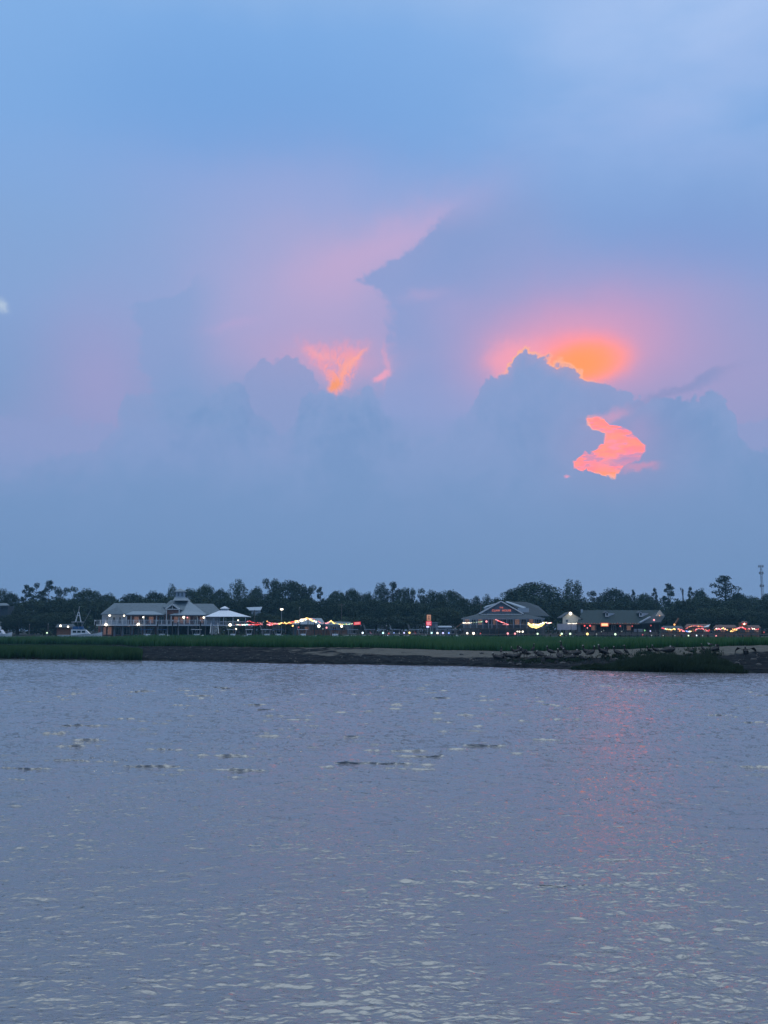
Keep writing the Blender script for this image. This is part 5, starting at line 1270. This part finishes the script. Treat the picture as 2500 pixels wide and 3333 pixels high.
# ------------------------------------------------------------------ boats
def hull(mb, c, L, B, z0, z1):
    """pointed hull along x, bow to +x, sheer rising to the bow"""
    st = [(-.5, .82, 0), (-.25, .98, 0), (0, 1, .03), (.22, .86, .12), (.38, .55, .25), (.5, .04, .42)]
    vs = []
    for t, w, s in st:
        zt = z1 + (z1 - z0) * s
        vs += [(c[0] + t * L, c[1] - w * B / 2, zt), (c[0] + t * L * .95, c[1] - w * B * .33, z0), (c[0] + t * L * .95, c[1] + w * B * .33, z0), (c[0] + t * L, c[1] + w * B / 2, zt)]
    fs = [(0, 1, 2, 3)[::-1]]
    for i in range(len(st) - 1):
        for k in range(3): fs.append((i * 4 + k, i * 4 + k + 1, i * 4 + 5 + k, i * 4 + 4 + k))
        fs.append((i * 4 + 3, i * 4, i * 4 + 4, i * 4 + 7))
    return mb.add(vs, fs)
def centre_console(c, L=8.5, top='boat_blue', label='', rot=0.0):
    c = Vector(c); t = empty('motor_boat', c, label, 'boat', 'boats moored in the marina')
    z = c.z
    hull(MB(), (c.x, c.y), L, 2.6, z - .3, z + .95).build('hull', 'boat', t)
    MB().box(c.x - .6, c.x + .7, c.y - .55, c.y + .55, z + .95, z + 1.75).build('console', 'boat', t)
    MB().slab([(c.x + .3, c.y - .55, z + 1.75), (c.x + .3, c.y + .55, z + 1.75), (c.x - .1, c.y + .5, z + 2.3), (c.x - .1, c.y - .5, z + 2.3)], .04).build('windscreen', 'glass', t)
    MB().box(c.x - 1.5, c.x + 1.2, c.y - .95, c.y + .95, z + 2.85, z + 2.97).build('hard_top', top, t)
    for sx in (-1.2, .9):
        for sy in (-.8, .8): MB().bar((c.x + sx * .8, c.y + sy * .7, z + .96), (c.x + sx, c.y + sy, z + 2.85), .07).build('top_leg', 'metal', t)
    for sy in (-.4, .4):
        mo = MB().box(c.x - L / 2 - .7, c.x - L / 2 - .05, c.y + sy - .25, c.y + sy + .25, z + .75, z + 1.55).build('outboard_motor', 'dark', t)
    m = MB()
    for k in range(5): m.bar((c.x - 1.4, c.y - .8 + k * .4, z + 2.97), (c.x - 1.9, c.y - .8 + k * .4, z + 4.3), .03)
    m.build('fishing_rods', 'metal', t)
    t.rotation_euler.z = rot
    return t
def cruiser(c, L=12.0, tower=True, label='', rot=0.0, canvas='boat', back=False):
    c = Vector(c); t = empty('fishing_boat', c, label, 'boat', 'boats moored in the marina'); z = c.z
    hull(MB(), (c.x, c.y), L, 3.9, z - .4, z + 1.45).build('hull', 'boat', t)
    x = c.x
    MB().prism([(x - L * .2, z + 1.45), (x + L * .22, z + 1.75), (x + L * .12, z + 2.85), (x - L * .2, z + 2.95)], c.y - 1.5, c.y + 1.5).build('cabin', 'boat', t)
    for k in (-.12, -.02, .08):
        w = MB().box(x + L * k - .45, x + L * k + .45, c.y - 1.54, c.y - 1.505, z + 2.05, z + 2.6).build('cabin_window', 'glass', t)
    fb = MB().box(x - L * .17, x + L * .06, c.y - 1.25, c.y + 1.25, z + 2.95, z + 3.75).build('flybridge', canvas, t)
    MB().box(x - L * .2, x + L * .05, c.y - 1.35, c.y + 1.35, z + 4.9, z + 5.0).build('flybridge_top', 'boat', t)
    for sx in (-.18, .03):
        for sy in (-1.2, 1.2): MB().bar((x + L * sx, c.y + sy, z + 3.0), (x + L * sx, c.y + sy, z + 4.9), .07).build('top_leg', 'metal', t)
    MB().bar((x + L * .5, c.y, z + 2.1), (x + L * .2, c.y - 1.3, z + 2.3), .05).bar((x + L * .5, c.y, z + 2.1), (x + L * .2, c.y + 1.3, z + 2.3), .05).build('bow_rail', 'metal', t)
    if tower:
        tw = MB()
        for sy in (-.6, .6): tw.bar((x - L * .12, c.y + sy, z + 5), (x - L * .07, c.y + sy * .5, z + 7.6), .08).bar((x - L * .0, c.y + sy, z + 5), (x - L * .05, c.y + sy * .5, z + 7.6), .08)
        tw.box(x - L * .1, x - L * .03, c.y - .4, c.y + .4, z + 6.6, z + 6.75).build('tuna_tower', 'boat', t)
        MB().bar((x - L * .06, c.y, z + 7.4), (x - L * .05, c.y, z + 9.2), .1).build('mast', 'white', t)
        for sy in (-1, 1): MB().bar((x - L * .02, c.y + sy * 1.4, z + 3), (x + L * .02 + sy * 1.9, c.y + sy * 3, z + 8.3), .05).build('outrigger', 'metal', t)
    t.rotation_euler.z = rot
    return t
def wat(px, D=250.0, z=.25): p = at(px, 2060, D); return (p.x, D, z)
cruiser(wat(262, 252), 11.5, True, 'white sport fishing boat with tower and mast left of the clubhouse', .2, 'boat_blue')
cruiser(wat(-6, 256), 7.5, False, 'pale cabin boat with raised top cut off by the left edge', .15)
BO = [(478, 'blue', 'boat with a blue canvas top under the clubhouse deck, left of two', .9), (528, 'blue', 'white boat with a small blue top below the clubhouse gable', 1.4), (640, 'boat', 'white boat stern below the right clubhouse porch', 1.3),
      (757, 'boat', 'low pale boat right of the gazebo steps', .2), (811, 'boat', 'white boat bow on right of the gazebo under red bulbs', -1.4), (868, 'boat', 'pale boat right of the tallest piling', .3), (905, 'blue', 'pale boat under the left end of the big festoon', -1.2), (986, 'boat', 'low pale boat under the yellow pier lamp', .15), (1090, 'blue', 'dim boat under the white lamp of the pavilion', .4)]
for px, tp, lab, rot in BO: centre_console(wat(px, 251 + (px % 7) * .5), 8.5, 'boat_blue' if tp == 'blue' else 'boat', lab, rot)
BO2 = [(1150, .3, 'dim boat right of the pavilion under the red festoon sign'), (1205, -.2, 'grey boat between the first and second dock lamps'), (1245, 1.2, 'grey hard topped boat behind the cyan dock lamp'), (1290, .1, 'wide pale topped boat above the blue dock lamp'), (1350, -.3, 'pale boat left of the tall red sign'), (1372, 1.1, 'small pale boat close to the tall red sign'), (1440, .2, 'dim boat in front of the low storage shed'), (1476, 1.3, 'dim boat beside the thick piling')]
for px, rot, lab in BO2: centre_console(wat(px, 259), 7.5, 'siding', lab, rot)
# ------------------------------------------------------------------ flat rocks and driftwood on the bank
def ground_pt(px, py):
    """where the photo's pixel meets the bank"""
    d = ray(px, py); best = None
    for D in np.arange(70, 135, .05):
        x = d.x * D / d.y; z = CAMH + d.z * D / d.y
        u = CX + x * F / D; g = float(landZ(np.array([u]), np.array([D]))[0])
        if z <= max(g, .01): return Vector((x, D, g))
    return None
def ground_pts(L_):
    """vectorised over a list of pixels"""
    Ds = np.arange(70, 140, .06); out = []
    for px, py in L_:
        d = ray(px, py); x = d.x * Ds / d.y; z = CAMH + d.z * Ds / d.y; g = landZ(CX + x * F / Ds, Ds)
        k = np.argmax(z <= np.maximum(g, .01)); out.append(Vector((x[k], Ds[k], g[k])) if k > 0 else None)
    return out
rk = [(1502, 2131), (1533, 2148), (1568, 2127), (1660, 2160), (1690, 2165), (1710, 2150), (1655, 2146), (1830, 2160), (2003, 2148), (2452, 2148), (2400, 2160), (2470, 2165)]
rl_ = ['small dark rock alone on the sand left of the birds', 'small dark rock lower on the bank left of the birds', 'flat dark rock near the grass left of the birds', 'dark rock at the waterline below the flock', 'dark rock at the waterline right of the first one', 'pale shell clump below the lying birds', 'round dark rock under the left birds', 'dark rock below the tall pelican', 'black rock under the leaning bird', 'dark rock below the wing spreading pelican', 'broken rock in the mud right of the bank grass', 'broken rock near the right edge']
for (p, lab) in zip(ground_pts(rk), rl_):
    if p is None: continue
    bm = bmesh.new(); bmesh.ops.create_icosphere(bm, subdivisions=2, radius=1)
    rr = random.Random(lab)
    for v in bm.verts: v.co *= 1 + rr.uniform(-.18, .18); v.co.x *= .28; v.co.y *= .2; v.co.z *= .13
    me = bpy.data.meshes.new('rock'); bm.to_mesh(me); bm.free(); me.materials.append(M['rock'])
    o = bpy.data.objects.new('rock', me); COL.objects.link(o); o.location = p + Vector((0, 0, .03)); o.rotation_euler.z = rr.uniform(0, 6); tag(o, lab, 'rock', 'rocks lying on the bank')
n = 1500
u = RNG.uniform(480, 2500, n); tt_ = RNG.random(n) ** .8 * 17 + .4; D = shoreD(u) + tt_
kp = fbm(u / 25, D * .7, 3, 91) > .44; u, D = u[kp], D[kp]; n = len(u); x = Upos(u, D); z = landZ(u, D)
s_ = RNG.uniform(.03, .07, n) * RNG.choice([1, 1, 1, 1.8], n); an = RNG.random(n) * 6.28
base_ = np.stack([x, D, z], -1)
V_ = np.stack([base_ + np.stack([np.cos(an + k * 1.571) * s_, np.sin(an + k * 1.571) * s_ * .7, -s_ * .1], -1) for k in range(4)] + [base_ + np.stack([s_ * 0, s_ * 0, s_ * .55], -1)], 1).reshape(-1, 3)
o5 = np.arange(n)[:, None] * 5
me = mesh_np('shell_litter', V_, np.concatenate([o5 + [k, (k + 1) % 4, 4] for k in range(4)], 0), M['shell'])
o = bpy.data.objects.new('shell_litter', me); COL.objects.link(o); tag(o, 'scattered oyster shells, stones and wrack lying on the mud and sand', 'shells', kind='stuff')
# ------------------------------------------------------------------ birds
def skin(name, verts, edges, radii, mat, sub=2, root=0):
    me = bpy.data.meshes.new(name); me.from_pydata(verts, edges, []); ob = bpy.data.objects.new(name, me); COL.objects.link(ob)
    ob.modifiers.new('s', 'SKIN'); ob.modifiers.new('d', 'SUBSURF').levels = sub
    sv = me.skin_vertices[0].data
    for i, r in enumerate(radii): sv[i].radius = r if isinstance(r, tuple) else (r, r)
    sv[root].use_root = True
    dg = bpy.context.evaluated_depsgraph_get(); m2 = bpy.data.meshes.new_from_object(ob.evaluated_get(dg))
    bpy.data.objects.remove(ob); m2.name = name; m2.materials.clear(); m2.materials.append(M[mat])
    m2.polygons.foreach_set('use_smooth', [True] * len(m2.polygons))
    return m2
def chain(n): return [(i, i + 1) for i in range(n - 1)]
def lobed(name, rings, mat, thick):
    """feathered wing: rings of (centre, half chord vector) lofted with thickness"""
    mb = MB(); n = len(rings); vs = []
    for c, h, nrm in rings:
        c, h, nrm = Vector(c), Vector(h), Vector(nrm).normalized() * thick
        vs += [c - h, c + nrm, c + h, c - nrm]
    fs = [(0, 1, 2, 3), tuple((n - 1) * 4 + k for k in (3, 2, 1, 0))]
    for i in range(n - 1): fs += [(i * 4 + k, i * 4 + (k + 1) % 4, i * 4 + 4 + (k + 1) % 4, i * 4 + 4 + k) for k in range(4)]
    mb.add(vs, fs); me = bpy.data.meshes.new(name); me.from_pydata(mb.v, [], mb.f); me.materials.append(M[mat]); me.update()
    me.polygons.foreach_set('use_smooth', [True] * len(me.polygons)); return me
def bird_kit(pose):
    """parts of one pelican, bill towards +x, feet at the origin"""
    kit = []
    if pose == 'stand':
        b = [(-.46, 0, .33), (-.28, 0, .40), (-.05, 0, .46), (.14, 0, .55), (.25, 0, .66), (.22, 0, .78), (.20, 0, .88), (.27, 0, .93)]
        r = [.035, .10, .15, .13, .07, .05, .045, .055]; head = (.27, 0, .93); tip = (.42, 0, .66); lz = .36
    elif pose == 'tall':
        b = [(-.30, 0, .26), (-.18, 0, .36), (-.04, 0, .50), (.06, 0, .64), (.08, 0, .80), (.05, 0, .95), (.06, 0, 1.05), (.12, 0, 1.09)]
        r = [.03, .09, .13, .11, .06, .042, .04, .05]; head = (.12, 0, 1.09); tip = (.36, 0, 1.02); lz = .38
    elif pose == 'sit':
        b = [(-.48, 0, .14), (-.28, 0, .18), (-.04, 0, .21), (.15, 0, .25), (.27, 0, .33), (.25, 0, .42), (.23, 0, .49), (.28, 0, .53)]
        r = [.035, .10, .16, .13, .07, .05, .045, .052]; head = (.28, 0, .53); tip = (.44, 0, .29); lz = .12
    elif pose == 'lie':
        b = [(-.55, 0, .12), (-.32, 0, .15), (-.05, 0, .18), (.18, 0, .19), (.30, 0, .22), (.22, 0, .31), (.10, 0, .34), (.05, 0, .345)]
        r = [.03, .09, .15, .12, .06, .045, .045, .05]; head = (.05, 0, .345); tip = (-.25, 0, .33); lz = .1
    elif pose == 'preen':
        b = [(-.42, 0, .40), (-.25, 0, .43), (-.03, 0, .47), (.14, 0, .53), (.26, 0, .66), (.20, 0, .80), (.08, 0, .80), (.02, 0, .73)]
        r = [.035, .10, .15, .13, .07, .05, .048, .055]; head = (.02, 0, .73); tip = (-.12, 0, .48); lz = .36
    elif pose == 'spread':
        b = [(-.30, 0, .34), (-.20, 0, .38), (-.04, 0, .45), (.06, 0, .57), (.12, 0, .70), (.12, 0, .82), (.11, 0, .90), (.17, 0, .94)]
        r = [.035, .09, .15, .13, .07, .048, .045, .055]; head = (.17, 0, .94); tip = (.34, 0, .74); lz = .36
    r = [q_ * 1.22 for q_ in r]; kit.append(('body', skin('body', b, chain(8), r, 'feather', 2, 2)))
    h, t = Vector(head), Vector(tip); mb = MB().tube([h + (t - h) * .1, h + (t - h) * .5 - Vector((0, 0, .015)), t], [.028, .022, .006], 6)
    me = bpy.data.meshes.new('bill'); me.from_pydata(mb.v, [], mb.f); me.materials.append(M['bill']); kit.append(('bill', me))
    mb = MB().ball(h + Vector((0, 0, .012)), .052, 8, 6); me = bpy.data.meshes.new('crown_patch'); me.from_pydata(mb.v, [], mb.f); me.materials.append(M['feather_pale']); me.polygons.foreach_set('use_smooth', [True] * len(me.polygons)); kit.append(('crown_patch', me))
    for s in (-1, 1):
        mb = MB()
        if lz > .2:
            mb.tube([(-.02, .08 * s, lz), (.0, .085 * s, .18), (-.01, .09 * s, .015)], [.03, .016, .016], 6)
        mb.add([(-.03, .09 * s - .012, .0), (.14, .09 * s - .06, .0), (.15, .09 * s + .06, .0), (-.03, .09 * s + .012, .0), (-.02, .09 * s, .025), (.05, .09 * s, .02)], [(0, 1, 5, 4), (1, 2, 5), (2, 3, 4, 5), (0, 3, 2, 1), (0, 4, 3)])
        me = bpy.data.meshes.new('leg'); me.from_pydata(mb.v, [], mb.f); me.materials.append(M['bill']); kit.append(('leg', me))
    B = [Vector(v) for v in b]
    for s in (-1, 1):
        if pose == 'spread':
            rings = [((.02, .10 * s, .58), (.12, 0, .04), (0, 0, 1)), ((.0, .38 * s, .76), (.17, 0, -.02), (0, .2 * s, 1)), ((-.02, .60 * s, .74), (.2, 0, -.14), (0, .7 * s, .7)), ((-.03, .74 * s, .55), (.19, 0, -.10), (0, 1 * s, .2)), ((-.04, .76 * s, .30), (.12, 0, -.05), (0, s, 0))]
            kit.append(('wing', lobed('wing', rings, 'feather', .03)))
        else:
            a0, a1, a2 = B[3], B[2], B[0]
            off = r[2] * .93 * s; dn = Vector((0, 0, 1))
            rings = [(a0 + Vector((.02, off * .8, 0)), (0, 0, .05), (0, s, 0)), ((a0 + a1) / 2 + Vector((0, off, .01)), (0, 0, .13), (0, s, 0)), (a1 + Vector((-.05, off, 0)), (0, 0, .14), (0, s, 0)), ((a1 + a2) / 2 + Vector((0, off * .72, 0)), (0, 0, .09), (0, s, 0)), (a2 + Vector((.0, off * .2, .01)), (0, 0, .02), (0, s, 0))]
            w = lobed('wing', rings, 'feather_lt', .035); kit.append(('wing', w))
    return kit
KITS = {p: bird_kit(p) for p in ('stand', 'tall', 'sit', 'lie', 'preen', 'spread')}
# photo position of the feet, pose, facing (degrees, 0 = bill to the right), size, label
BIRDS = [
 (1616, 2146, 'sit', 170, 1.0, 'pelican sitting low, leftmost of the flock'), (1632, 2145, 'sit', 20, 1.0, 'pelican sitting just right of the leftmost one'),
 (1632, 2128, 'tall', 60, .55, 'small pale headed bird at the grass edge above the leftmost pelicans'),
 (1655, 2142, 'lie', 190, 1.15, 'long dark pelican lying with its bill on its back near the left end'), (1672, 2131, 'stand', 200, .75, 'pale headed pelican, left of two heads together at the grass edge'),
 (1684, 2131, 'stand', 10, .78, 'pale headed pelican, right of two heads together at the grass edge'), (1692, 2128, 'preen', 180, .9, 'hunched dark pelican preening behind the paired heads'),
 (1686, 2142, 'sit', 350, .95, 'pelican sitting below the hunched preening one'), (1706, 2141, 'stand', 190, .95, 'upright pelican in the middle of the left group'),
 (1715, 2142, 'preen', 200, .9, 'pelican twisting its pale neck beside the upright one'), (1736, 2127, 'tall', 10, .8, 'slim upright bird with a bright bill at the grass edge'),
 (1736, 2149, 'lie', 10, 1.1, 'dark pelican lying lowest on the bank in the left group'), (1750, 2131, 'lie', 185, 1.0, 'dark pelican lying behind, close to the grass'),
 (1757, 2138, 'sit', 160, .9, 'pelican sitting right of the slim upright bird'), (1785, 2149, 'lie', 170, 1.15, 'pelican lying low with its pale head to the left'),
 (1792, 2137, 'stand', 175, .95, 'big leaning pelican with a pale head facing left'), (1821, 2152, 'stand', 100, 1.05, 'dark pelican standing with its back turned in the middle'),
 (1830, 2130, 'tall', 150, 1.05, 'tallest upright pelican with its head against the grass'), (1844, 2131, 'sit', 200, 1.0, 'dark pelican sitting right behind the tallest one'),
 (1861, 2146, 'lie', 5, 1.1, 'pale backed pelican lying low in the middle'), (1876, 2134, 'lie', 0, 1.35, 'long black pelican lying flat in the middle of the flock'),
 (1896, 2149, 'sit', 200, .8, 'leaning dark bird low on the sand left of the facing pair'), (1911, 2142, 'stand', 170, 1.1, 'left one of two big pelicans pressed together'),
 (1925, 2143, 'stand', 15, 1.05, 'right one of two big pelicans pressed together'), (1962, 2142, 'stand', 190, 1.15, 'big broad pelican with a bright chest'),
 (1968, 2139, 'preen', 350, 1.0, 'pelican preening behind the bright chested one'), (2010, 2141, 'stand', 150, .95, 'dark leaning pelican alone right of the bright chested one'),
 (2037, 2135, 'tall', 170, .8, 'slim pelican with a pale crown at the edge of the bare sand'), (2114, 2126, 'stand', 180, .6, 'left one of two birds by the weeds'),
 (2134, 2130, 'stand', 175, .8, 'right one of two birds by the weeds'), (2180, 2124, 'lie', 0, 1.4, 'long low bird lying behind the green weeds'),
 (2251, 2122, 'sit', 20, .65, 'small dark bird sitting above the bank grass'), (2288, 2123, 'tall', 150, .62, 'slim dark upright bird above the bank grass'),
 (2330, 2131, 'preen', 10, 1.0, 'hunched pelican curling its neck beside the tall weeds'), (2428, 2138, 'spread', 75, .85, 'pelican with both wings arched open on the bare sand'),
 (2386, 2099, 'stand', 172, .95, 'pelican on the sand crest, left one of three against the grass'), (2430, 2099, 'stand', 165, .95, 'pelican on the sand crest, middle one of three against the grass'),
 (2479, 2098, 'preen', 20, .85, 'pelican on the sand crest, right one of three near the edge'),
]
for (px, py, pose, face, sc, lab), p in zip(BIRDS, ground_pts([(b[0], b[1]) for b in BIRDS])):
    if p is None: print('bird off', px); continue
    t = empty('pelican', p, lab, 'bird', 'pelicans resting on the sandbar')
    t.rotation_euler.z = R(face); t.scale = (sc * 1.22, sc * 1.35, sc * 1.12)
    for nm, me in KITS[pose]:
        o = bpy.data.objects.new(nm, me); COL.objects.link(o); o.parent = t
# two gulls
g1 = skin('body', [(-.22, 0, .12), (-.1, 0, .15), (.03, 0, .17), (.12, 0, .22), (.16, 0, .27)], chain(5), [.015, .05, .06, .035, .035], 'feather_pale', 2, 2)
gw = lobed('wing', [((.06, .05, .19), (0, 0, .03), (0, 1, 0)), ((-.06, .06, .18), (0, 0, .045), (0, 1, 0)), ((-.26, .02, .15), (0, 0, .01), (0, 1, 0))], 'feather_lt', .012)
gb_ = MB().tube([(.19, 0, .27), (.25, 0, .262)], [.012, .004], 5); gbm = bpy.data.meshes.new('bill'); gbm.from_pydata(gb_.v, [], gb_.f); gbm.materials.append(M['bill'])
gl_ = MB().tube([(0, .02, .13), (0, .02, 0)], .007, 4); glm = bpy.data.meshes.new('leg'); glm.from_pydata(gl_.v, [], gl_.f); glm.materials.append(M['bill'])
for (px, py, f, s, lab), p in zip(((2312, 2103, 180, 1.5, 'pale gull with flat back on the sand crest left of the three pelicans'), (2189, 2110, 180, 1.1, 'small pale gull at the grass edge above the weeds')), ground_pts([(2312, 2106), (2189, 2112)])):
    if p is None: continue
    t = empty('gull', p, lab, 'bird', 'gulls at the grass edge'); t.rotation_euler.z = R(f); t.scale = (s,) * 3
    for nm, me in (('body', g1), ('wing', gw), ('bill', gbm), ('leg', glm)):
        o = bpy.data.objects.new(nm, me); COL.objects.link(o); o.parent = t
    for nm, me in (('wing', gw), ('leg', glm)):
        o = bpy.data.objects.new(nm, me); COL.objects.link(o); o.parent = t; o.scale.y = -1
# ------------------------------------------------------------------ sea air
hz = MB().box(-700, 700, -700, 700, -3, 48).build('haze', M['dark'])
hz.data.materials.clear(); mh = bpy.data.materials.new('sea_air'); mh.use_nodes = True; nt = mh.node_tree; nt.nodes.clear()
vo = nt.nodes.new('ShaderNodeVolumePrincipled'); vo.inputs['Color'].default_value = (.30, .68, .95, 1); vo.inputs['Density'].default_value = HAZE
oo = nt.nodes.new('ShaderNodeOutputMaterial'); nt.links.new(vo.outputs[0], oo.inputs['Volume']); hz.data.materials.append(mh)
tag(hz, 'thin blue evening air over the inlet', kind='stuff')
